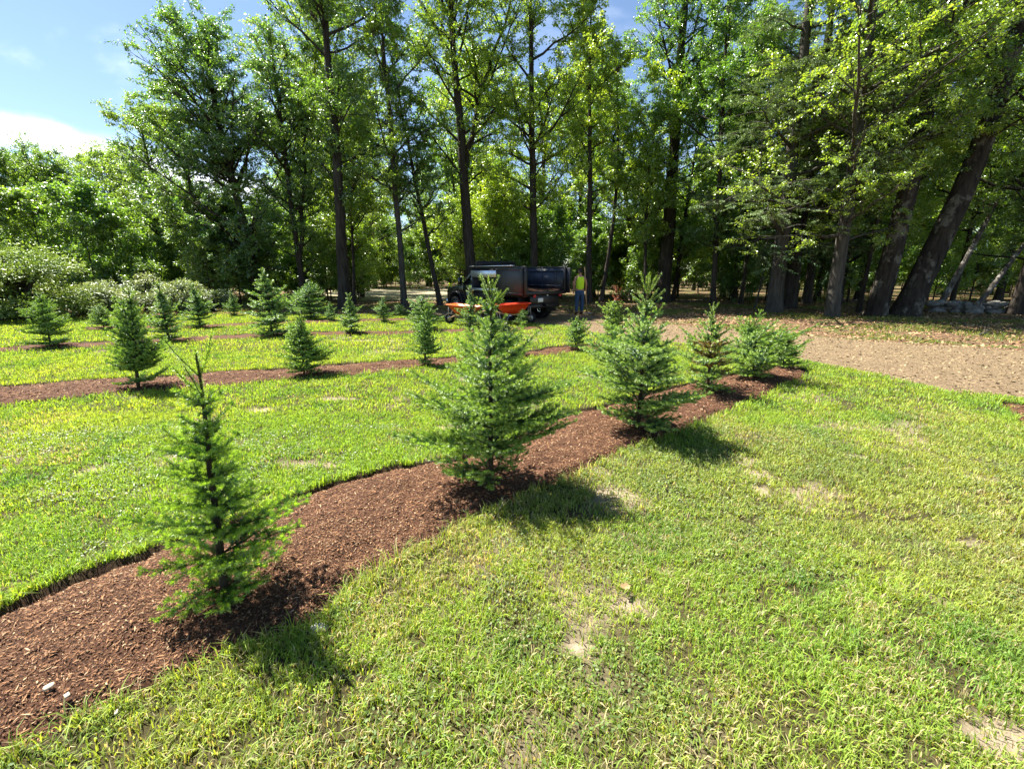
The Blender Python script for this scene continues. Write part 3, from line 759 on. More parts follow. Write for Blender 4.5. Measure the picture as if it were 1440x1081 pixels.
# left far wood, individual front rank
T('ash_tree', 'slim ash with dark trunk rising behind the left rhododendrons', 'tree', 128, 34, 126, H=9.6, r0=.2, cb=0.14, cr=4.2, nl=45, leaves=40145, ls=0.108, lean=(-1.4, 0), **GREEN)
T('ash_tree', 'ash with pale sunlit trunk in the left wood', 'tree', 190, 33, 127, H=9.5, r0=.18, cb=0.15, cr=4.0, nl=43, leaves=36800, ls=0.108, bark=M_BARKG, **GREEN)
T('oak_tree', 'broad dark tree crown at the left frame edge', 'tree', -10, 31, 128, H=10.6, r0=.3, cb=0.07, cr=5.0, nl=54, leaves=50183, ls=0.108, lean=(-.5, 0), **DARK)
T('oak_tree', 'second rounded crown behind the big rhododendron at left', 'tree', 62, 35, 129, H=9.4, r0=.25, cb=0.08, cr=4.6, nl=48, leaves=43492, ls=0.108, **DARK)
T('maple_tree', 'yellow-green maple filling the gap left of the tall dark maples', 'tree', 243, 29, 130, H=11.5, r0=.16, cb=0.10, cr=3.4, nl=45, leaves=40145, ls=0.099, **GREEN)

# copies: forest behind
protos = []
for k, (kw, nm) in enumerate([
    (dict(H=14, r0=.17, cb=.10, cr=3.9, nl=40, leaves=17000, ls=.135, **GREEN), 'forest_tree'),
    (dict(H=15, r0=.20, cb=.18, cr=4.2, nl=40, leaves=17000, ls=.135, lean=(.6, 0), **BRIGHT), 'forest_tree'),
    (dict(H=13, r0=.13, cb=.08, cr=3.6, nl=40, leaves=16000, ls=.135, lean=(-.8, .3), **GREEN), 'forest_tree'),
    (dict(H=15, r0=.2, cb=.12, cr=3.8, nl=40, leaves=18000, ls=.135, fork=(4.5, .3), **GREEN), 'forest_tree'),
    (dict(H=12, r0=.10, cb=.25, cr=3.0, nl=30, leaves=14000, ls=.135, bow=(.6, 0), **BRIGHT), 'forest_tree')]):
    o = make_tree(nm, 'slender woodland tree crowded among others deep in the forest', 'tree', (0, 200, 0), 300 + k, group='woodland trees behind the front trunks', **kw)
    protos.append(o)
used = [False] * len(protos)
front = [GY(p, y) for p, y in ((385, 23.5), (481, 20), (567, 21.5), (664, 23), (752, 23.5), (829, 24), (933, 25), (1094, 18.4), (1178, 16.4), (1239, 16.8), (1280, 16.8), (1006, 21.5))]
pts = list(front); rt = np.random.default_rng(77)
def place_copy(plist, flags, k, x, y, s, rz):
    if not flags[k]: o = plist[k]; flags[k] = True
    else: o = copy_tree(plist[k])
    o.location = (x, y, 0); o.rotation_euler = (0, 0, rz); o.scale = (s, s, s * rt.uniform(.92, 1.1)); return o
cnt = 0; tries = 0
while cnt < 125 and tries < 9000:
    tries += 1
    y = 22 + 50 * rt.random() ** .9; u = rt.uniform(-1.35, 1.45); x = u * y
    if x < -12 and y < 33: continue
    if u < -.60 and y < 34: continue
    if -.34 < u < -.12 and 25 < y < 42: continue
    if -.2 < u < .3 and y < 27: continue
    if x > 0 and y < 20: continue
    md = 2.0 if y < 32 else 2.8
    if any((x - a) ** 2 + (y - b) ** 2 < md * md for a, b in pts): continue
    s = rt.uniform(.75, 1.1)
    if u < -.50: s *= .60 + .1 * rt.random()
    pts.append((x, y)); place_copy(protos, used, int((0, 2, 3)[rt.integers(3)] if u < -.42 else rt.integers(len(protos))), x, y, s, rt.uniform(0, 6.28)); cnt += 1
# understory saplings
sp = []
for k in range(4):
    kw = [dict(H=3.6, r0=.03, cb=.06, cr=1.9, nl=26, leaves=9000, ls=.11, **BRIGHT), dict(H=4.8, r0=.045, cb=.08, cr=2.2, nl=28, leaves=12000, ls=.11, **GREEN),
          dict(H=2.4, r0=.02, cb=.04, cr=1.7, nl=22, leaves=5500, ls=.12, **GREEN), dict(H=5.5, r0=.05, cb=.14, cr=2.5, nl=28, leaves=14000, ls=.11, lean=(.6, 0), **BRIGHT)][k]
    sp.append(make_tree('understory_sapling', 'leafy young tree in the shaded understory of the woods', 'sapling', (0, 200, 0), 400 + k, group='understory saplings under the forest trees', flare=1.0, **kw))
us = [False] * 4; cnt = 0; tries = 0
while cnt < 235 and tries < 30000:
    tries += 1
    y = (22.5 + 9 * rt.random()) if cnt < 125 else 30 + 26 * rt.random(); u = rt.uniform(-1.3, 1.42); x = u * y
    if u < -.45 and y < 20: continue
    if u > -.12 and y < 24.5: continue
    if -.34 < u < -.12 and y < 43: continue
    if any((x - a) ** 2 + (y - b) ** 2 < .75 for a, b in pts): continue
    pts.append((x, y)); place_copy(sp, us, int((1, 2)[rt.integers(2)] if u < -.42 else rt.integers(4)), x, y, rt.uniform(.7, 1.2), rt.uniform(0, 6.28)); cnt += 1

for i in range(34):
    y = 44 + 22 * rt.random(); x = rt.uniform(-.36, -.10) * y
    place_copy(sp, us, int(rt.integers(4)), x, y, rt.uniform(.9, 1.4), rt.uniform(0, 6.28))
# ------------------------------------------------------------------ shrubs
def shrub_mesh(seed, rx, ry, rz, leaves, ls, c0, c1, lumps=26):
    rg = np.random.default_rng(seed)
    # stems fan out to rounded leafy lumps
    az = rg.uniform(0, 6.28, lumps); el = np.arcsin(rg.uniform(0.02, .98, lumps))
    rad = rg.uniform(.6, .9, lumps)
    C = np.c_[np.cos(az) * np.cos(el) * rx, np.sin(az) * np.cos(el) * ry, np.sin(el) * rz * .98] * rad[:, None]
    C[:, 2] = np.maximum(C[:, 2], .12 * rz)
    st = np.c_[rg.normal(0, .08 * rx, lumps), rg.normal(0, .08 * ry, lumps), np.full(lumps, -.05)]
    t = np.linspace(0, 1, 6)[None, :, None]
    Ps = st[:, None] * (1 - t) + C[:, None] * t + np.array([0, 0, 1.]) * (.15 * rz * np.sin(np.pi * t))
    WV, WF = tubes(Ps, np.broadcast_to((.03 * rz * (1 - np.linspace(0, 1, 6) * .8))[None], (lumps, 6)), 5)
    lr = rg.uniform(.22, .36, lumps) * (rx + ry) / 2
    i = rg.choice(lumps, leaves, p=lr ** 2 / (lr ** 2).sum())
    n = norm(rg.normal(0, 1, (leaves, 3))); n[:, 2] = np.abs(n[:, 2]) * 1.1 - .35; n = norm(n)
    rr = lr[i] * (rg.random(leaves) ** .33) * (1 + .25 * rg.normal(0, .4, leaves))
    p = C[i] + n * rr[:, None] * np.array([1, 1, .8])
    p[:, 2] = np.maximum(p[:, 2], rg.uniform(.03, .25, leaves) * rz * .4)
    D = norm(n * .7 + np.c_[rg.normal(0, .5, leaves), rg.normal(0, .5, leaves), rg.normal(-.1, .3, leaves)])
    Nn = norm(np.c_[rg.normal(0, .45, leaves), rg.normal(0, .45, leaves), np.ones(leaves)] + n * .4)
    l = ls * rg.uniform(.7, 1.3, leaves)
    V, F = leafquads(p, D, Nn, l, l * .36, .06)
    c = cmix(c0, c1, np.clip(rg.random(lumps)[i] * .6 + rg.normal(.2, .2, leaves), 0, 1))
    return (WV, WF), (V, F, np.repeat(c[:, None], 4, 1).reshape(-1, 3))
def make_shrub(name, label, cat, loc, seed, *a, group=None, mat=None, **k):
    (WV, WF), (V, F, C) = shrub_mesh(seed, *a, **k)
    t = empty(name, loc); tag(t, label, cat, group)
    mobj('stems', WV, WF, M_BARK, t, smooth=True); mobj('foliage', V, F, mat or M_RHODO, t, col=C); return t
RC = ((.09, .16, .03), (.32, .42, .09)); RP = ((.10, .15, .06), (.34, .38, .20))
x, y = GY(8, 15.6); make_shrub('rhododendron_bush', 'largest rounded glossy rhododendron at the left frame edge', 'shrub', (x, y, 0), 501, 2.5, 2.2, 3.0, 17000, .13, *RC, lumps=46)
for (px, Yd, r, h, lab) in ((112, 17.4, 1.1, 1.35, 'pale low rhododendron next to the largest bush'), (150, 18.6, 1.2, 1.5, 'pale rhododendron second from the largest bush'), (205, 18.8, 1.3, 1.75, 'pale taller rhododendron behind the thin tall fir'), (248, 18.2, 1.1, 1.6, 'pale rhododendron behind the bare-stemmed fir pair'), (292, 19, .9, 1.15, 'small pale rhododendron at the right end of the shrub line')):
    x, y = GY(px, Yd); make_shrub('rhododendron_bush', lab, 'shrub', (x, y, 0), 510 + int(px), r, r * .9, h, 4200, .12, *RP, lumps=20)

# ------------------------------------------------------------------ young firs
def fir_mesh(seed, H, r, whorls=11, per=6, lean=(0, 0), leader=.17, nl=.018, nw=.0022, dens=420, newc=(.15, .24, .06), oldc=(.035, .085, .036), dead=0.0, prof=.85, base=.05, lat=.042, brush=1.0, upel=(.10, .85), topn=5, topl=.09, irr=.3, bs=.45, pt=None):
    rg = np.random.default_rng(seed)
    n = 10; s = np.linspace(0, 1, n)
    Pt = np.c_[lean[0] * s + rg.normal(0, .004 * H, n) * s, lean[1] * s + rg.normal(0, .004 * H, n) * s, s * H]
    Pt[0, 2] = -.05
    PT = Pt[None]; rt_ = .016 * H * (1 - s * .85) + .0012
    wood = [tubes(PT, rt_[None], 8)]
    shoots = []      # (P (m,k,3), isnew weight start, length)
    # whorl branches and in-between branches
    tq = []; 
    hs = base + (1 - leader - base) * (np.linspace(0, 1, whorls) ** .92)
    for h in hs: tq += [h + rg.normal(0, .004) for _ in range(per)]
    tq += list(rg.uniform(base, 1 - leader, whorls * 3))
    tq = np.clip(np.array(tq), .03, 1 - leader * .85); m = len(tq)
    az = rg.uniform(0, 6.28, m); az[:whorls * per] = np.concatenate([np.arange(per) * 2 * np.pi / per + rg.uniform(0, 6.28) + rg.normal(0, .2, per) for _ in range(whorls)])
    q = np.clip(tq / (1 - leader), 0, 1)
    Lb = r * ((1 - q) ** prof * 1.05 + .10) * rg.uniform(.62, 1.15, m); Lb[whorls * per:] *= .55
    if pt is not None:
        Lb = r * np.interp(tq, [a for a, _ in pt], [b for _, b in pt]) * rg.uniform(.7, 1.12, m); Lb[whorls * per:] *= .6; bs = 1.0
    Lb *= np.where(q < .22, bs + (1 - bs) / .22 * q, 1)
    ph_ = rg.uniform(0, 6.28, 3)
    Lb *= 1 + irr * (np.sin(az * 2 + ph_[0] + q * 7) * .6 + np.sin(az + ph_[1] - q * 5) * .6)
    el = upel[0] + (upel[1] - upel[0]) * q ** 1.3 + rg.normal(0, .10, m)
    st, tg = interp(PT, np.zeros(m, int), np.clip(tq, 0, 1))
    B = grow(rg, st, spherical(az, el), Lb, rg.uniform(.02, .22, m), 6, .03)
    rb = .010 * Lb + .0012; wood.append(tubes(B, rb[:, None] * (1 - np.linspace(0, 1, 6) * .8)[None], 4))
    shoots.append((B, .80, .12))
    # leader and the ring of shoots beneath its tip
    Ld = PT[:, -3:].copy(); shoots.append((Ld, .0, 0.0))
    if topn:
        tt_ = np.concatenate([np.full(topn, 1 - leader * .45), np.full(topn, 1 - leader * .8)]); kk = 2 * topn
        st, tg = interp(PT, np.zeros(kk, int), tt_)
        Tp = grow(rg, st, spherical(rg.uniform(0, 6.28, kk), np.r_[rg.uniform(.9, 1.25, topn), rg.uniform(.5, .9, topn)]), H * topl * rg.uniform(.7, 1.3, kk), np.full(kk, .15), 5, .03)
        wood.append(tubes(Tp, np.full((kk, 5), .0025), 4)); shoots.append((Tp, .0, .05))
    # lateral twigs, flat on both sides of each branch
    idx = []; tt = []; sg = []
    for b in range(m):
        k = max(2, int(Lb[b] / lat)); t_ = np.linspace(.16, .94, k)
        for side in (-1, 1): idx += [b] * k; tt += list(t_ + rg.normal(0, .02, k)); sg += [side] * k
    idx = np.array(idx); tt = np.clip(np.array(tt), .05, .98); sg = np.array(sg)
    st, tg = interp(B, idx, tt)
    side = norm(np.cross(tg, np.array([[0, 0, 1.]]))) * sg[:, None]
    d2 = norm(tg * .75 + side * .85 + rg.normal(0, .12, tg.shape) + np.array([0, 0, .05]))
    L2 = (Lb[idx] * (1 - tt) * .62 + .022) * rg.uniform(.7, 1.2, len(idx)); L2 = np.minimum(L2, r * .42)
    C = grow(rg, st, d2, L2, np.full(len(idx), .06), 4, .03)
    wood.append(tubes(C, (np.full(len(idx), .0011) + .004 * L2)[:, None] * np.array([[1, .8, .6, .4]]), 3)); shoots.append((C, .55, 0))
    # sub-twigs
    big = np.where(L2 > lat * 1.3)[0]; i3 = []; t3 = []; s3 = []
    for b in big:
        k = max(1, int(L2[b] / (lat * .9))); t_ = np.linspace(.25, .85, k)
        for side_ in (-1, 1): i3 += [b] * k; t3 += list(t_); s3 += [side_] * k
    if i3:
        i3 = np.array(i3); t3 = np.array(t3); s3 = np.array(s3)
        st, tg = interp(C, i3, t3); side = norm(np.cross(tg, np.array([[0, 0, 1.]]))) * s3[:, None]
        d3 = norm(tg * .8 + side * .8 + rg.normal(0, .15, tg.shape)); L3 = (L2[i3] * (1 - t3) * .5 + .018) * rg.uniform(.7, 1.2, len(i3))
        E = grow(rg, st, d3, L3, np.full(len(i3), .05), 3, .03); shoots.append((E, .35, 0))
    NP = []; ND = []; NN = []; NLn = []; NC = []
    H_ = H
    for (S, newfrom, skip) in shoots:
        Ls = np.linalg.norm(np.diff(S, axis=1), axis=2).sum(1)
        cnt_ = rg.poisson(Ls * dens); ii = np.repeat(np.arange(len(S)), cnt_)
        if not len(ii): continue
        t_ = skip + (1 - skip) * rg.random(len(ii)); p, tg = interp(S, ii, t_)
        ref = np.where(np.abs(tg[:, 2:3]) > .85, np.array([[1., 0, 0]]), np.array([[0, 0, 1.]]))
        u = norm(np.cross(tg, ref)); v = np.cross(u, tg)
        ph = rg.uniform(0, 6.28, len(ii)) if brush > .9 else rg.normal(np.where(rg.random(len(ii)) < .5, 0, np.pi), .7)
        vertical = np.abs(tg[:, 2]) > .85
        rad = u * np.cos(ph)[:, None] + v * (np.abs(np.sin(ph)) * np.where(rg.random(len(ii)) < .75, 1, -1))[:, None]
        D = norm(tg * .75 + rad)
        isn = np.clip((t_ - newfrom) / .2 + .5, 0, 1) if newfrom > 0 else np.ones(len(t_)) * .75
        NP.append(p); ND.append(D); NN.append(norm(tg + rg.normal(0, .3, tg.shape))); NLn.append(nl * rg.uniform(.65, 1.15, len(ii))); NC.append(isn)
    p = np.concatenate(NP); D = np.concatenate(ND); Nn = np.concatenate(NN); l = np.concatenate(NLn); isn = np.concatenate(NC)
    keep = p[:, 2] > .012; p, D, Nn, l, isn = p[keep], D[keep], Nn[keep], l[keep], isn[keep]
    zz = p[:, 2] / H_
    V, F = leafquads(p, D, Nn, l, np.full(len(l), nw), .0)
    c = cmix(oldc, newc, isn * .85) * rg.uniform(.7, 1.25, (len(l), 1))
    dmask = np.zeros(len(l), bool)
    if dead:
        dmask = (zz > 1 - dead)
    WV = []; WF = []; nn = 0
    for v, f in wood: WV.append(v); WF.append(f + nn); nn += len(v)
    return (np.concatenate(WV), np.concatenate(WF)), V, F, np.repeat(c[:, None], 4, 1).reshape(-1, 3), dmask
def sub(V, C, m):
    mm = np.repeat(m, 4); v = V[mm]; n = m.sum(); b = np.arange(n)[:, None] * 4
    return v, np.concatenate([b + np.array([[0, 1, 2]]), b + np.array([[0, 2, 3]])]), C[mm]
def make_fir(label, loc, seed, H, r, group=None, brown=None, **kw):
    (WV, WF), V, F, C, dm = fir_mesh(seed, H, r, **kw)
    t = empty('fir_sapling', loc); tag(t, label, 'young fir', group)
    mobj('trunk', WV, WF, M_TWIG, t, smooth=True)
    if brown:
        rg = np.random.default_rng(seed + 5); zz = V[::4, 2] / H; rr = np.hypot(V[::4, 0], V[::4, 1])
        zc, zw, pr = brown
        dm = dm | ((np.abs(zz - zc) < zw) & (rr < r * .45) & (rg.random(len(zz)) < pr))
    if dm.any():
        v, f, c = sub(V, C, dm)
        rs = np.random.default_rng(seed).uniform(.6, 1.2, (dm.sum(), 1))
        o = mobj('dead_needles', v, f, M_NEEDLE, t, col=np.repeat((np.array([[.34, .11, .04]]) * rs)[:, None], 4, 1).reshape(-1, 3))
        o['label'] = 'rust brown dead needles'
        v, f, c = sub(V, C, ~dm); mobj('foliage', v, f, M_NEEDLE, t, col=c)
    else: mobj('foliage', V, F, M_NEEDLE, t, col=C)
    return t
def fir_at(px, py, toppx, toppy, hw, label, seed, **kw):
    x, y = G(px, py); H = ZAT(toppx, toppy, y) ; d = ray(toppx, toppy); lx = d[0] * y / d[1] - x
    depth = y * math.cos(PITCH) + CAM_H * math.sin(PITCH)
    return make_fir(label, (x, y, 0.045), seed, H - .04, hw / FPX * depth, lean=(lx, 0), **kw)
NW = dict(newc=(.37, .52, .10), oldc=(.075, .17, .055))
fir_at(318, 842, 278, 497, 106, 'nearest fir with a long bare leader, front left in the mulch', 601, whorls=8, per=6, leader=.20, dens=1085, nl=0.019, nw=.0034, lat=0.068, pt=[(0, .7), (.1, .95), (.25, 1.0), (.36, .72), (.55, .58), (.68, .42), (.78, .22), (1, .08)], upel=(.08, .65), topn=3, topl=.12, newc=(.42, .60, .08), oldc=(.075, .17, .04), irr=.28, bs=1.0)
fir_at(690, 676, 690, 398, 112, 'large bushy fir in the centre foreground, second from the camera', 622, whorls=9, per=5, leader=.14, dens=980, nl=0.019, nw=.0038, lat=0.073, pt=[(0, .5), (.1, .9), (.22, 1.05), (.42, .98), (.55, .72), (.66, .42), (.76, .26), (.9, .15), (1, .1)], upel=(.10, .7), topn=5, topl=.10, newc=(.42, .56, .12), oldc=(.07, .155, .045), irr=.34)
fir_at(897, 606, 912, 395, 94, 'bushy fir with thick pale upright leader shoots, third in the front bed', 603, whorls=8, per=6, leader=.20, dens=980, nl=0.019, nw=.0046, lat=0.077, pt=[(0, .45), (.12, .85), (.28, 1.02), (.42, .92), (.54, .62), (.66, .34), (.8, .2), (1, .12)], upel=(.12, .75), topn=6, topl=.12, newc=(.44, .58, .15), oldc=(.065, .16, .055), irr=.35)
fir_at(995, 552, 1003, 425, 56, 'fir with brown inner needles, fourth in the front bed', 604, whorls=8, per=6, leader=.24, dens=735, nl=0.020, nw=.006, prof=.6, lat=0.088, brown=(.4, .18, .55), irr=.4, **NW)
fir_at(1060, 530, 1052, 455, 55, 'low wide dark fir, fifth in the front bed', 605, whorls=8, per=7, leader=.16, dens=700, nl=0.022, nw=.0065, prof=.45, lat=0.094, irr=.4, **NW)
fir_at(1101, 516, 1103, 462, 32, 'last small fir at the far end of the front bed', 606, whorls=8, per=6, leader=.2, dens=665, nl=0.022, nw=.0075, prof=.5, lat=0.094, brown=(.7, .10, .4), **NW)
fir_at(195, 545, 180, 405, 46, 'slim tall fir with upcurved lower branches, left in the second bed', 607, whorls=11, per=5, leader=.16, dens=595, nl=0.022, nw=.008, prof=.55, lat=0.071, upel=(.25, 1.0), irr=.35, **NW)
fir_at(428, 526, 420, 437, 40, 'dense cone-shaped fir, second from left in the second bed', 608, whorls=11, per=6, leader=.2, dens=595, nl=0.022, nw=.008, prof=.7, lat=0.071, irr=.3, **NW)
fir_at(598, 513, 598, 428, 27, 'narrow fir in the second bed left of the foreground fir', 609, whorls=10, per=6, leader=.2, dens=595, nl=0.022, nw=.008, prof=.65, lat=0.071, **NW)
fir_at(809, 491, 811, 445, 22, 'small neat fir on the second bed below the worker', 610, whorls=8, per=5, leader=.2, dens=560, nl=0.023, nw=.010, prof=.4, lat=0.079, **NW)
fir_at(862, 482, 868, 402, 26, 'fir with a rust red dead leader at the end of the second bed', 611, whorls=10, per=6, leader=.30, dens=560, nl=0.023, nw=.010, prof=.5, lat=0.079, dead=.26, topl=.11, **NW)
fir_at(706, 500, 712, 455, 26, 'squat dark fir mostly hidden behind the large foreground fir', 612, whorls=8, per=6, leader=.14, dens=560, nl=0.023, nw=.010, prof=.5, lat=0.079)
fir_at(72, 487, 55, 413, 44, 'open sparse fir with layered branches, left end of the third bed', 613, whorls=7, per=5, leader=.14, dens=595, nl=0.024, nw=.010, prof=.75, lat=0.087, newc=(.30, .45, .10), oldc=(.09, .19, .05), upel=(.1, .5), irr=.4)
# smaller ones farther off: a few shapes, copied
fp = []
for k, (r_, kw) in enumerate(((.34, dict(whorls=9, per=6, prof=.6)), (.42, dict(whorls=8, per=7, prof=.45, leader=.1)), (.30, dict(whorls=10, per=6, prof=.75, leader=.2)))):
    fp.append(make_fir('x', (0, 200, 0), 650 + k, 1.3, r_ * 1.3, dens=460, nl=.028, nw=.010, lat=.085, newc=(.30, .46, .13), oldc=(.06, .14, .05), irr=.4, **kw))
uf = [False] * 3
for (px, py, ty, hw, k, lab) in (
    (238, 479, 400, 34, 2, 'tall greyish fir in front of the pale rhododendrons'),
    (383, 471, 380, 42, 0, 'tallest fir of the far beds, with a spire-like top, left of centre'),
    (495, 468, 414, 24, 2, 'conical fir at the middle of the third bed'),
    (595, 464, 418, 32, 1, 'rounded wide fir behind the narrow fir, near the truck'),
    (662, 462, 404, 22, 2, 'pointed fir standing between the two orange wheelbarrows'),
    (735, 458, 436, 13, 1, 'tiny fir beside the right-hand wheelbarrow'),
    (147, 463, 430, 20, 1, 'small dark fir in front of the largest rhododendron group'),
    (282, 460, 400, 25, 0, 'fir on the fourth bed left of the spire-topped fir'),
    (330, 444, 408, 14, 2, 'farthest tiny fir at the foot of the dark maples'),
    (438, 448, 398, 32, 1, 'broad bushy fir right of the spire-topped fir'),
    (466, 451, 425, 12, 2, 'very small fir tucked beside the broad bushy fir'),
    (540, 453, 418, 16, 0, 'small fir between the broad bushy fir and the rounded fir'),
    (562, 444, 428, 12, 1, 'tiny far fir near the foot of the grey trunk')):
    x, y = G(px, py); H = ZAT(px, ty, y); r = hw / FPX * (y * math.cos(PITCH) + .4)
    o = place_copy(fp, uf, k, x, y, 1, rt.uniform(0, 6.28))
    r0_ = (.34, .42, .30)[k] * 1.3
    o.scale = (r / r0_ * .95, r / r0_ * .95, H / 1.3); o.location = (x, y, .02); o['label'] = lab

# ------------------------------------------------------------------ stones, stone wall, chips
def rock_mesh(rg, sx, sy, sz, nu=12, nv=8):
    u = np.linspace(0, 2 * np.pi, nu, endpoint=False); v = np.linspace(0, np.pi, nv)
    U, W = np.meshgrid(u, v)
    p = np.stack([np.cos(U) * np.sin(W), np.sin(U) * np.sin(W), np.cos(W)], -1)
    k = norm(rg.normal(0, 1, (7, 3))); o = rg.uniform(.55, .9, 7)
    d = (p.reshape(-1, 3) @ k.T); cut = np.min(np.where(d > .05, o / np.maximum(d, .05), 9), axis=1)
    rr = np.minimum(1, cut); p = p.reshape(-1, 3) * rr[:, None] * np.array([sx, sy, sz])
    i = np.arange(nv - 1)[:, None]; j = np.arange(nu)[None]
    F = np.stack([i * nu + j, (i + 1) * nu + j, (i + 1) * nu + (j + 1) % nu, i * nu + (j + 1) % nu], -1).reshape(-1, 4)
    return p, F
def stone_mat(name, a, b):
    m, nt, o = newmat(name); f = noise(nt, 8, 7, .7); p = prin(nt, o, .9, 0, .2)
    L(nt, ramp(nt, f, [(.3, a), (.7, b)]), p.inputs['Base Color']); L(nt, bump(nt, f, .6, .03), p.inputs['Normal']); return m
M_STONE = stone_mat('field_stone', (.08, .075, .065), (.30, .285, .25))
M_STONEL = stone_mat('pale_stone', (.4, .4, .38), (.7, .7, .68))
rg = np.random.default_rng(5)
wall = MB()
xa, ya = GY(1312, 18.6); xb, yb = GY(1560, 17.2)
for k in range(110):
    t = rg.random(); lay = rg.integers(0, 3); s = rg.uniform(.12, .26)
    p, F = rock_mesh(rg, s * 1.2, s, s * .65); a = rg.uniform(0, 6.28)
    p = p @ np.array([[math.cos(a), math.sin(a), 0], [-math.sin(a), math.cos(a), 0], [0, 0, 1]])
    wall.add(p + np.array([xa + (xb - xa) * t + rg.normal(0, .06), ya + (yb - ya) * t + rg.normal(0, .16), .08 + lay * .15]), F)
tag(wall.build('stone_wall', M_STONE), 'low tumbled fieldstone wall in the shade behind the leaning pine', 'wall')
def stone_at(px, py, s, label, mat=M_STONEL, name='stone', cat='stone', flat=.5):
    p, F = rock_mesh(rg, s, s * .7, s * flat); x, y = G(px, py)
    z = float(hbase(np.array([x]), np.array([y]))[0])
    o = mobj(name, p, F, mat, loc=(x, y, z + .015)); tag(o, label, cat); return o
stone_at(450, 882, .045, 'pale grey stone at the mulch edge beside the nearest fir')
M_PCHIP = paint('pale_wood', (.62, .50, .36), .8, 0, .15, 30, .2)
def wood_chip(px, py, l, w, a, label):
    x, y = G(px, py); z = float(zbed(np.array([x]), np.array([y]), np.array([.3]))[0])
    m = MB().prism([(-l / 2, 0), (-l * .3, -w * .1), (l * .35, -w * .08), (l / 2, .001), (l * .2, .005), (-l * .3, .006)], -w / 2, w / 2)
    o = m.build('wood_chip', M_PCHIP, loc=(x, y, z + .012)); o.rotation_euler = (.15, -.1, a); tag(o, label, 'wood chip')
wood_chip(70, 969, .035, .022, .9, 'whitish oval wood chip lying on the near mulch')
wood_chip(97, 984, .03, .016, -.6, 'square tan wood chip right of the whitish chip')
wood_chip(166, 1008, .028, .010, -.9, 'narrow pale chip near the lower mulch edge')
M_DLEAF = paint('dry_leaf', (.33, .22, .10), .7, 0, .3, 40, .3)
def dry_leaf(px, py, s, a, label):
    x, y = G(px, py)
    t = np.linspace(-1, 1, 7); V = []; 
    for i, q in enumerate(t):
        w = s * .5 * math.sqrt(max(0, 1 - q * q)) * (1 + .25 * (-1) ** i) + .001
        for sd, c in ((-1, .35), (0, 0), (1, .35)): V.append((q * s, sd * w, c * w + .15 * s * q * q))
    V = np.array(V); F = np.array([[i * 3 + j, i * 3 + j + 1, (i + 1) * 3 + j + 1, (i + 1) * 3 + j] for i in range(6) for j in range(2)])
    o = mobj('fallen_leaf', V, F, M_DLEAF, loc=(x, y, .04), smooth=True); o.rotation_euler = (.3, .2, a); tag(o, label, 'leaf')
dry_leaf(878, 833, .035, .4, 'dry brown curled leaf on the bare spot of the near lawn')

# ------------------------------------------------------------------ truck
M_BLACK = paint('black_paint', (.010, .011, .012), .22, 0, .2, 2, .6, 1.0)
M_BODY = paint('worn_black_steel', (.010, .011, .013), .45, 0, .4, 4, .5)
M_BODYI = paint('scuffed_blue_black_steel', (.022, .030, .048), .5, .1, .5, 5, .5)
M_PANEL = paint('dark_grey_steel_door', (.030, .036, .036), .45, .1, .2, 4, .5)
M_ALU = paint('brushed_aluminium', (.62, .66, .70), .35, .85, .12, 8, .5)
M_RUB = paint('rubber', (.014, .014, .014), .85, 0, .2, 10, .3)
M_CHROME = paint('polished_metal', (.75, .76, .78), .2, 1, .08, 8, .5)
M_WHITE = paint('white_plate', (.75, .76, .74), .5, 0, .05, 8, .4)
M_RED = paint('red_lens', (.45, .02, .015), .2, 0, .1, 8, .6)
m_, nt_, o_ = newmat('tinted_glass'); M_GLASS = m_
p_ = prin(nt_, o_, .04, 0, .9); p_.inputs['Base Color'].default_value = (.02, .028, .03, 1); p_.inputs['Coat Weight'].default_value = 1
M_HEAD = paint('headlamp_lens', (.6, .62, .65), .1, .2, .05, 8, .7)
S = .82
rear_axle = np.array([-.10, 15.2]); head = np.array([-.656, .755]); right = np.array([.755, .656])
tw = 2.25
cx = rear_axle + right * (.82 * 2.2 / 2)
truck = empty('dump_truck', (cx[0], cx[1], 0.02), math.atan2(head[1], head[0]))
truck.scale = (S, S, S)
tag(truck, 'black dump truck with open rear body parked at the forest edge', 'truck')
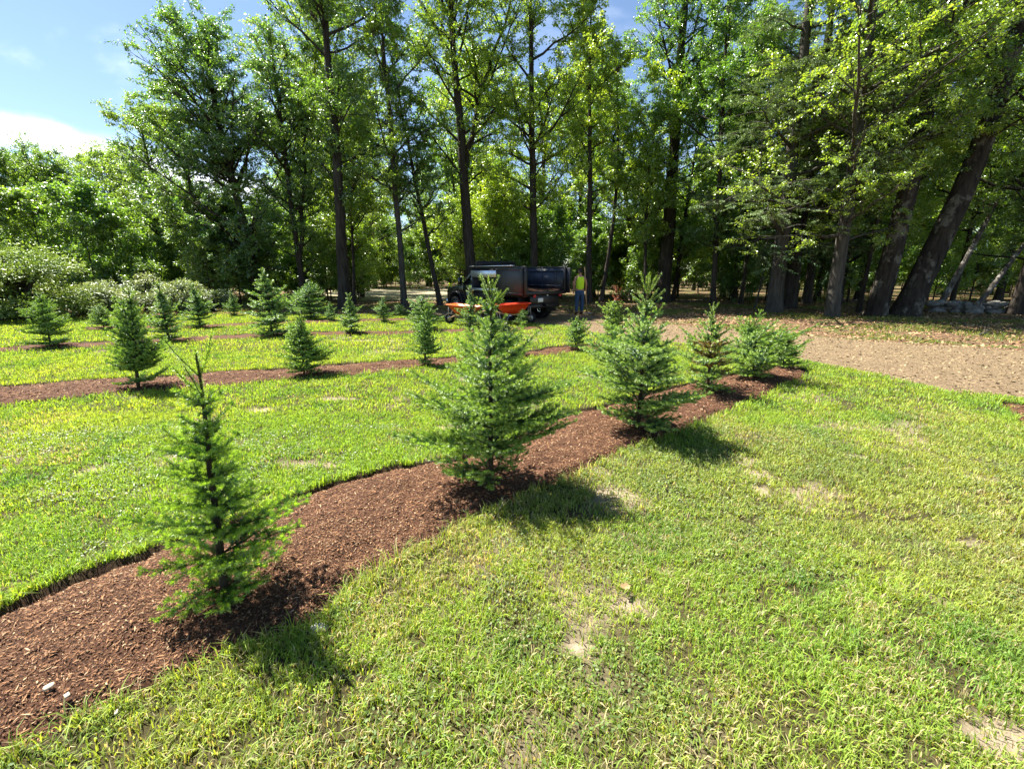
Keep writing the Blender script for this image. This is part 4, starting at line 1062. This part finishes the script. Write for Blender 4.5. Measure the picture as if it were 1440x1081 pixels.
# local: +x forward, +y left (towards the lawn), z up; rear axle x=0, front axle x=4.2
chs = MB()
for sy in (-.42, .42): chs.box((2.0, sy, .72), (6.0, .10, .22), bev=.01)
chs.box((0, 0, .5), (.16, 1.5, .16), bev=.03); chs.box((4.2, 0, .45), (.14, 1.6, .14), bev=.03)
chs.box((-.95, 0, .62), (.12, 1.9, .16), bev=.02)
for xx in (.6, 1.6, 2.4): chs.box((xx, 0, .74), (.1, .85, .12))
chs.build('chassis', M_BODY, truck)
def wheel(x, y, dual=False):
    w = MB(); r = .41; hw_ = .13
    prof = [(r * .58, -hw_ * .8), (r * .72, -hw_), (r * .93, -hw_ * .95), (r, -hw_ * .7), (r, hw_ * .7), (r * .93, hw_ * .95), (r * .72, hw_), (r * .58, hw_ * .8)]
    w.lathe(prof, (0, 0, 0), 'y', 32)
    for k in range(32):
        a = k * math.pi / 16; w.box((math.cos(a) * r, 0, math.sin(a) * r), (.05, .2, .03), Matrix.Rotation(-a, 3, 'Y'))
    t = w.build('wheel', M_RUB, truck, smooth=False, loc=(x, y, .42))
    sg = 1 if y > 0 else -1
    rim = MB(); rim.lathe([(.0, sg * .06), (.07, sg * .10), (.08, sg * .04), (.17, sg * .03), (.20, sg * .05), (.235, sg * .11), (.245, sg * .105)], (0, 0, 0), 'y', 28)
    for k in range(8):
        a = k * math.pi / 4 + .2; rim.box((math.cos(a) * .12, sg * .05, math.sin(a) * .12), (.03, .03, .03), bev=.008)
    ri = rim.build('rim', M_CHROME, t, smooth=True)
    return t
for sy in (-1, 1):
    wheel(4.2, sy * .93); wheel(0, sy * .95); wheel(0, sy * .66)
# cab body: side outline extruded, with cut wheel arch
def arch(cx_, cz, r, a0, a1, n=10): return [(cx_ + r * math.cos(a), cz + r * math.sin(a)) for a in np.linspace(a0, a1, n)]
side = [(2.66, .62), (3.55, .55)] + arch(4.2, .45, .56, math.pi * .93, math.pi * .04) + [(5.05, .52), (5.08, .75), (5.05, 1.12), (4.92, 1.27), (4.3, 1.36), (3.72, 1.42), (2.66, 1.42)]
cab = MB().prism(side, -.96, .96)
cab.build('cab_body', M_BLACK, truck, bevel=.05)
hood = MB().prism([(3.7, 1.40), (4.95, 1.25), (5.0, 1.27), (4.85, 1.36), (4.3, 1.45), (3.72, 1.50)], -.62, .62)
hood.build('hood', M_BLACK, truck, bevel=.04)
roof = MB()
# greenhouse frame: pillars and roof
def bar(mb, a, b, w=.09, d=.09):
    a = Vector(a); b = Vector(b); m = (a + b) / 2; q = (b - a).to_track_quat('X', 'Z').to_matrix()
    mb.box(tuple(m), ((b - a).length, w, d), q, bev=.015)
roof.prism([(2.66, 1.98), (3.25, 1.98), (3.18, 2.05), (3.0, 2.08), (2.8, 2.08), (2.70, 2.05)], -.74, .74)
for sy in (-1, 1):
    bar(roof, (3.72, sy * .86, 1.42), (3.10, sy * .74, 2.0)); bar(roof, (2.72, sy * .86, 1.40), (2.72, sy * .74, 2.0), .12, .08)
    bar(roof, (2.7, sy * .75, 2.0), (3.1, sy * .75, 2.0), .07, .07); bar(roof, (3.66, sy * .88, 1.43), (2.7, sy * .88, 1.43), .06, .05)
roof.build('cab_roof', M_BLACK, truck)
gl = lambda pts: (np.array(pts, float), np.array([[0, 1, 2, 3], [7, 6, 5, 4], [0, 4, 5, 1], [1, 5, 6, 2], [2, 6, 7, 3], [3, 7, 4, 0]]))
def pane(name, quad, nrm_):
    q = np.array(quad, float); nrm_ = np.array(nrm_) * .012
    v, f = gl(list(q) + list(q - nrm_)); return mobj(name, v, f, M_GLASS, truck)
for sy in (-1, 1): pane('side_window', [(3.62, sy * .85, 1.45), (2.78, sy * .85, 1.45), (2.78, sy * .75, 1.97), (3.08, sy * .75, 1.97)], (0, sy, 0))
pane('windshield', [(3.70, -.82, 1.45), (3.70, .82, 1.45), (3.12, .72, 1.98), (3.12, -.72, 1.98)], (.7, 0, .7))
pane('rear_window', [(2.65, -.7, 1.5), (2.65, .7, 1.5), (2.67, .65, 1.92), (2.67, -.65, 1.92)], (-1, 0, 0))
for sy in (-1, 1):
    d = MB().prism([(2.70, .70), (3.55, .66), (3.60, 1.38), (2.70, 1.38)], sy * .963 - .012, sy * .963 + .012)
    dd = d.build('cab_door', M_BLACK, truck, bevel=.008)
    MB().box((2.86, sy * .995, 1.22), (.2, .03, .045), bev=.01).build('handle', M_CHROME, dd)
    mk = MB()
    for (x_, z_, l_) in ((3.15, 1.10, .34), (3.15, 1.03, .26), (3.15, .97, .30)): mk.box((x_, sy * .978, z_), (l_, .004, .028))
    e = mk.build('door_lettering', M_WHITE, dd); e['label'] = 'small illegible white lettering'
    mi = MB().box((3.55, sy * 1.16, 1.58), (.12, .20, .34), bev=.03); bar(mi, (3.58, sy * .9, 1.48), (3.56, sy * 1.1, 1.55), .04, .04)
    mi.build('side_mirror', M_BLACK, truck)
    fl = MB(); n_ = 14
    aa = np.linspace(math.pi * .98, .02, n_)
    for k in range(n_ - 1):
        a, b = aa[k], aa[k + 1]; bar(fl, (4.2 + .60 * math.cos(a), sy * .98, .47 + .60 * math.sin(a)), (4.2 + .60 * math.cos(b), sy * .98, .47 + .60 * math.sin(b)), .14, .06)
    fl.build('fender_flare', M_BODY, truck)
    st_ = MB().box((2.9, sy * .98, .50), (1.15, .16, .06), bev=.02); st_.build('running_board', M_ALU, truck)
    MB().box((5.03, sy * .72, 1.0), (.10, .34, .24), bev=.04).build('headlight', M_HEAD, truck)
MB().box((5.07, 0, .98), (.06, .95, .36), bev=.02).build('grille', M_CHROME, truck)
MB().box((5.14, 0, .58), (.16, 1.9, .26), bev=.05).build('bumper', M_CHROME, truck)
# dump body: x -1.15 .. 2.15, floor z 1.22, top z 2.2
x0, x1, yw, zf_, zt = -1.12, 2.56, 1.18, 1.20, 2.16
MB().box(((x0 + x1) / 2, 0, zf_ - .06), (x1 - x0, 2 * yw, .10), bev=.01).build('body_floor', M_BODY, truck)
ms = MB()
for k in range(9): ms.box((x0 + .3 + k * .36, 0, zf_ - .16), (.08, 2.1, .09))
for sy in (-.42, .42): ms.box((.5, sy, zf_ - .24), (3.1, .1, .12))
ms.build('body_subframe', M_BODY, truck)
hb = MB().box((x1 - .03, 0, (zf_ + zt) / 2 + .03), (.06, 2 * yw, zt - zf_ + .02), bev=.01)
hb.build('headboard', M_BODYI, truck)
rw = MB().box(((x0 + x1) / 2, -yw + .025, (zf_ + zt) / 2), (x1 - x0 - .1, .05, zt - zf_ - .02))
for k in range(6): rw.box((x0 + .25 + k * .55, -yw - .03, (zf_ + zt) / 2), (.08, .06, zt - zf_ - .05), bev=.01)
for k in range(4): rw.box((x0 + .55 + k * .85, -yw + .065, (zf_ + zt) / 2), (.06, .03, zt - zf_ - .06), bev=.005)
for zz in (zf_ + .22, zt - .10): rw.box(((x0 + x1) / 2, -yw + .07, zz), (x1 - x0 - .3, .035, .05), bev=.005)
rw.build('side_wall', M_BODYI, truck)
# left side: rear half closed, front half has an opened compartment with bright flaps
lw = MB().box(((x0 + .66) / 2, yw - .025, (zf_ + zt) / 2), (.66 - x0 - .02, .05, zt - zf_ - .02))
lw.box((1.61, yw - .42, (zf_ + zt) / 2), (1.84, .04, zt - zf_ - .04)); lw.box((.68, yw - .22, (zf_ + zt) / 2), (.04, .42, zt - zf_ - .04))
lw.build('side_wall', M_BODY, truck)
MB().box((1.62, yw + .05, 1.93), (1.84, .03, .28), bev=.005).build('upper_flap', M_ALU, truck)
MB().box((1.62, yw + .06, 1.25), (1.86, .12, .11), bev=.01).build('lower_flap', M_ALU, truck)
MB().box((1.72, yw - .3, .98), (1.6, .5, .34), bev=.02).build('toolbox', M_BODY, truck)
# rear doors: left folded back along the side, right opened straight back
ld = MB().box((-.20, yw + .06, 1.62), (1.62, .05, 1.08), bev=.01)
for zz in (1.15, 2.1): ld.box((-.20, yw + .095, zz), (1.58, .02, .05))
for xx in (-.97, .57): ld.box((xx, yw + .095, 1.62), (.05, .02, .9))
l_ = ld.build('rear_door', M_PANEL, truck); l_['label'] = 'dark grey barn door folded flat along the side'
rd_ = MB().box((x0 - .13, -yw - .02, 1.66), (.22, .06, 1.05), bev=.01)
rd_.build('rear_door', M_BODY, truck)
fr_ = MB()
for sy in (-1, 1):
    fr_.box((x0 + .03, sy * (yw - .02), 1.66), (.10, .12, 1.1), bev=.01)
    bar(fr_, (x0, sy * yw, zt + .03), (x1, sy * yw, zt + .03), .10, .09)
bar(fr_, (x0 + .03, -yw, zf_ - .03), (x0 + .03, yw, zf_ - .03), .12, .12)
fr_.build('body_frame', M_BODY, truck)
MB().box((1.05, yw + .06, zt + .095), (3.0, .16, .04), bev=.01).build('top_rail', M_ALU, truck)
tp = MB().box((2.2, 0, zt + .22), (.34, 2.2, .22), bev=.04); tp.box((1.45, yw - .1, zt + .19), (1.9, .12, .12), bev=.03); tp.tube([(2.2, -1.1, zt + .22), (2.2, 1.15, zt + .22)], .12, 12)
tp.build('tarp_roller', M_RUB, truck)
# load of mulch on the floor
lx = np.linspace(x0 + .1, x1 - .5, 26); ly = np.linspace(-yw + .06, yw - .06, 18); LX, LY = np.meshgrid(lx, ly)
LZ = zf_ + .0 + .10 * fnoise(LX, LY, .5, 300, 4) + .10 * sstep(.2, 1.6, LX)
mobj('mulch_load', np.stack([LX, LY, LZ], -1).reshape(-1, 3), grid_faces(26, 18), M_MULCH, truck, smooth=True)
for sy in (-1, 1):
    mf = MB().box((-.62, sy * .82, .72), (.03, .62, .80), bev=.005); mf.build('mud_flap', M_RUB, truck)
    MB().lathe([(.0, -.03), (.05, -.03), (.06, 0), (.06, .04)], (x0 - .09, sy * .75, 1.05), 'x', 16).build('tail_light', M_RED, truck)
hp = MB().box((-1.03, 0, .88), (.05, 1.7, .36), bev=.01); hp.box((-1.12, 0, .66), (.2, .12, .12), bev=.02)
hp.build('rear_apron', M_BODY, truck)
MB().box((-1.066, .28, .87), (.012, .30, .16), bev=.004).build('licence_plate', M_WHITE, truck)
MB().box((-1.08, -.1, 1.06), (.02, .08, .04)).build('marker_light', M_WHITE, truck)

# ------------------------------------------------------------------ wheelbarrows
M_ORANGE = paint('orange_poly_tray', (.85, .13, .015), .42, 0, .08, 3, .5)
M_ORANGE2 = paint('orange_red_poly_tray', (.80, .06, .012), .42, 0, .08, 3, .5)
M_STEEL = paint('galvanised_tube', (.42, .42, .40), .45, .7, .15, 12, .5)
M_WOOD = paint('ash_handles', (.42, .28, .14), .7, 0, .2, 20, .3)
def wheelbarrow(px, py, rz, label, mat, s=1.0, tip=0.0):
    x, y = G(px, py); t = empty('wheelbarrow', (x, y, .01), rz); t.scale = (s, s, s); tag(t, label, 'wheelbarrow')
    # tray loft: rings from bottom to rim, inner and outer
    def ring(x0, x1, w0, w1, z0, z1, rr=.10, n=6):
        pts = []
        for (cx_, cy_, a0, xx, ww) in ((x1, w1, 0, 1, 1), (x0, w0, math.pi / 2, -1, 1), (x0, w0, math.pi, -1, -1), (x1, w1, 1.5 * math.pi, 1, -1)):
            for a in np.linspace(a0, a0 + math.pi / 2, n):
                px_ = cx_ - xx * rr + rr * math.cos(a); py_ = ww * (cy_ - rr) + rr * math.sin(a)
                pts.append((px_, py_, z0 + (z1 - z0) * (px_ - x0) / (x1 - x0)))
        return pts
    R_ = [ring(-.30, .28, .20, .20, .36, .36, .06), ring(-.44, .44, .28, .28, .50, .52), ring(-.54, .58, .34, .35, .64, .70), ring(-.57, .62, .37, .38, .645, .705), ring(-.57, .62, .37, .38, .66, .72), ring(-.53, .57, .33, .34, .655, .715), ring(-.43, .43, .27, .27, .51, .53), ring(-.29, .27, .19, .19, .375, .375, .06)]
    k = len(R_[0]); V = np.array(R_).reshape(-1, 3); i = np.arange(len(R_) - 1)[:, None]; j = np.arange(k)[None]
    F = np.stack([i * k + j, i * k + (j + 1) % k, (i + 1) * k + (j + 1) % k, (i + 1) * k + j], -1).reshape(-1, 4)
    bot = np.array([list(range(k))[::-1]]); inn = np.array([list(range((len(R_) - 1) * k, len(R_) * k))])
    mobj('tray', V, [F, bot, inn], mat, t, smooth=True)
    for sy in (-1, 1):
        h = MB().tube([(.66, sy * .09, .20), (.35, sy * .17, .31), (-.3, sy * .25, .34), (-.85, sy * .30, .52), (-1.0, sy * .31, .54)], .018, 8); h.build('handle', M_WOOD, t, smooth=True)
        l = MB().tube([(-.12, sy * .22, .35), (-.30, sy * .25, .02), (-.42, sy * .25, .02), (-.50, sy * .27, .42)], .013, 8); l.build('leg', M_STEEL, t, smooth=True)
        b = MB().tube([(.66, sy * .09, .21), (.60, sy * .16, .60)], .011, 6); b.build('tray_brace', M_STEEL, t)
    MB().lathe([(.10, -.035), (.17, -.045), (.195, -.02), (.195, .02), (.17, .045), (.10, .035)], (.66, 0, .195), 'y', 24).build('wheel', M_RUB, t, smooth=True).name
    MB().lathe([(.02, -.06), (.11, -.03), (.11, .03), (.02, .06)], (.66, 0, .195), 'y', 20).build('rim', M_STEEL, t, smooth=True)
    return t
wheelbarrow(655, 456, R(158), 'left orange wheelbarrow in front of the truck cab', M_ORANGE, .90)
wheelbarrow(720, 455, R(12), 'red-orange wheelbarrow parked behind the truck rear, right of the pointed fir', M_ORANGE2, .95)

# ------------------------------------------------------------------ worker
M_SKIN = paint('skin', (.42, .22, .15), .55, 0, .08, 8, .4)
M_VEST = paint('lime_safety_shirt', (.62, .92, .04), .75, 0, .08, 14, .2)
M_JEAN = paint('blue_denim', (.045, .085, .16), .85, 0, .35, 14, .2)
M_HAIR = paint('dark_hair', (.02, .014, .01), .7, 0, .3, 30, .3)
M_BOOT = paint('brown_boots', (.06, .035, .02), .7, 0, .2, 14, .3)
def skinned(name, verts, edges, mat, parent, root=0, lv=2):
    me = bpy.data.meshes.new(name); me.from_pydata([v[:3] for v in verts], edges, []); me.update()
    o = bpy.data.objects.new(name, me); COL.objects.link(o); o.parent = parent
    m = o.modifiers.new('skin', 'SKIN'); m.use_smooth_shade = True
    lay = me.skin_vertices[0] if me.skin_vertices else None
    if lay is None:
        import bmesh
        bm = bmesh.new(); bm.from_mesh(me); bm.verts.layers.skin.verify(); bm.to_mesh(me); bm.free(); lay = me.skin_vertices[0]
    for i, v in enumerate(verts):
        r = v[3] if len(v) > 3 else .03
        lay.data[i].radius = r if isinstance(r, tuple) else (r, r); lay.data[i].use_root = (i == root)
    s = o.modifiers.new('sub', 'SUBSURF'); s.levels = lv; s.render_levels = lv
    me.materials.append(mat); return o
px_, py_ = G(814, 443)
per = empty('person', (px_, py_, .02), R(4)); tag(per, 'worker seen from behind in lime sleeveless safety shirt and blue jeans holding a pole', 'person')
# faces +y (away); x to the right of the picture
bv = [(0, 0, .98, (.15, .10)), (0, 0, 1.12, (.135, .095)), (0, .01, 1.28, (.16, .105)), (0, .01, 1.42, (.15, .095)), (0, .01, 1.51, (.065, .06)), (0, .02, 1.57, (.055, .055)), (0, .03, 1.65, (.072, .085)), (0, .03, 1.74, (.074, .09)), (0, .025, 1.79, (.045, .055)), (0, .115, 1.65, .014),
      (-.17, .01, 1.44, .060), (-.235, .0, 1.20, .047), (-.245, .03, .97, .033), (.17, .01, 1.44, .060), (.245, .0, 1.20, .047), (.265, .09, 1.00, .033),
      (-.095, 0, .90, .088), (-.10, .01, .50, .062), (-.105, -.01, .10, .042), (-.11, .10, .05, .040), (.095, 0, .90, .088), (.11, .03, .50, .062), (.115, .05, .10, .042), (.12, .16, .05, .040), (-.078, .03, 1.66, .016), (.078, .03, 1.66, .016)]
be = [(0, 1), (1, 2), (2, 3), (3, 4), (4, 5), (5, 6), (6, 7), (7, 8), (6, 9), (3, 10), (10, 11), (11, 12), (3, 13), (13, 14), (14, 15), (0, 16), (16, 17), (17, 18), (18, 19), (0, 20), (20, 21), (21, 22), (22, 23), (6, 24), (6, 25)]
# hands: palm and five fingers, rooted in the wrists
def hand(wi, s, curl):
    wx, wy, wz = bv[wi][:3]; base = len(bv)
    bv.append((wx, wy + .01, wz - .07, .024)); be.append((wi, base))
    for k, (oy, ln) in enumerate(((-.028, .055), (-.010, .068), (.010, .072), (.028, .064))):
        i = len(bv); bv.append((wx, wy + .01 + oy, wz - .085 - ln * .4, .009)); bv.append((wx - s * curl * .035, wy + .01 + oy, wz - .085 - ln, .0075)); be.append((base, i)); be.append((i, i + 1))
    i = len(bv); bv.append((wx - s * .012, wy + .045, wz - .055, .010)); bv.append((wx - s * .03, wy + .052, wz - .085, .009)); be.append((base, i)); be.append((i, i + 1))
hand(12, -1, .5); hand(15, 1, 1.0)
skinned('body', bv, be, M_SKIN, per, 0, 1)
skinned('shirt', [(0, 0, .93, (.180, .132)), (0, 0, 1.12, (.165, .122)), (0, .01, 1.28, (.185, .13)), (0, .01, 1.42, (.165, .115)), (0, .01, 1.485, (.085, .08)), (-.12, .01, 1.445, .078), (.12, .01, 1.445, .078)], [(0, 1), (1, 2), (2, 3), (3, 4), (3, 5), (3, 6)], M_VEST, per, 0, 2)
skinned('jeans', [(0, 0, 1.00, (.160, .118)), (0, 0, .93, (.165, .125)), (-.095, 0, .84, .108), (-.10, .01, .50, .084), (-.105, -.01, .12, .070), (.095, 0, .84, .108), (.11, .03, .50, .084), (.115, .05, .12, .070)], [(0, 1), (1, 2), (2, 3), (3, 4), (1, 5), (5, 6), (6, 7)], M_JEAN, per, 1, 2)
for sx, ox, oy in ((-1, -.107, -.01), (1, .117, .05)):
    skinned('boot', [(ox, oy, .13, .058), (ox, oy + .0, .055, .055), (ox, oy + .13, .045, .050), (ox, oy + .20, .04, .035)], [(0, 1), (1, 2), (2, 3)], M_BOOT, per, 1, 2)
skinned('hair', [(0, -.01, 1.62, (.066, .055)), (0, .0, 1.70, (.082, .085)), (0, .02, 1.77, (.078, .09)), (0, .03, 1.815, (.045, .06))], [(0, 1), (1, 2), (2, 3)], M_HAIR, per, 1, 2)
for sx in (-1, 1): MB().lathe([(.0, -.012), (.010, -.006), (.012, 0), (.010, .006), (0, .012)], (sx * .030, .108, 1.69), 'z', 10).build('eye', M_WHITE, per, smooth=True)
# the pole he holds, a rake with its head near the ground
hx, hy = px_ + .262, py_ + .115
rk = empty('rake', (hx + .10, hy + .16, .02)); tag(rk, 'long-handled rake held upright in the worker\'s right hand', 'rake')
rp = MB().tube([(0, 0, .05), (-.055, -.08, .50), (-.112, -.17, 1.0), (-.215, -.30, 1.84)], .02, 8); rp.build('pole', M_WOOD, rk, smooth=True)
rh = MB().box((0, .0, .05), (.42, .025, .025), bev=.005)
for k in range(12): rh.tube([(-.20 + k * .0364, 0, .05), (-.20 + k * .0364, .03, .0)], .004, 5)
rh.build('rake_head', M_STEEL, rk)

# fallen branches in the litter
M_STICK = M_BARKL
for i, (px, py, ln, a, lab) in enumerate(((1195, 409, 2.2, .1, 'pale fallen branch lying right of the hemlock trunks'), (975, 412, 2.6, -.15, 'thin pale fallen branch beside the massive pine'), (1385, 470, 1.2, .6, 'short broken stick on the sunlit litter at right'), (690, 462, .8, .3, 'small stick on the lawn edge behind the foreground fir'))):
    x, y = G(px, min(max(py, 424), 480)); t = np.linspace(-.5, .5, 7); rg_ = np.random.default_rng(i)
    Pb = np.c_[np.cos(a) * t * ln, np.sin(a) * t * ln, .06 + .10 * (t + .5) * ln * .3 + rg_.normal(0, .015, 7)]
    mb = MB().tube(Pb, np.linspace(.03, .01, 7), 7)
    for k in (2, 4): mb.tube([Pb[k], Pb[k] + np.array([.25 * ln * .4, .12, .14])], [.012, .004], 5)
    tag(mb.build('fallen_branch', M_STICK, smooth=True, loc=(x, y, 0)), lab, 'branch')
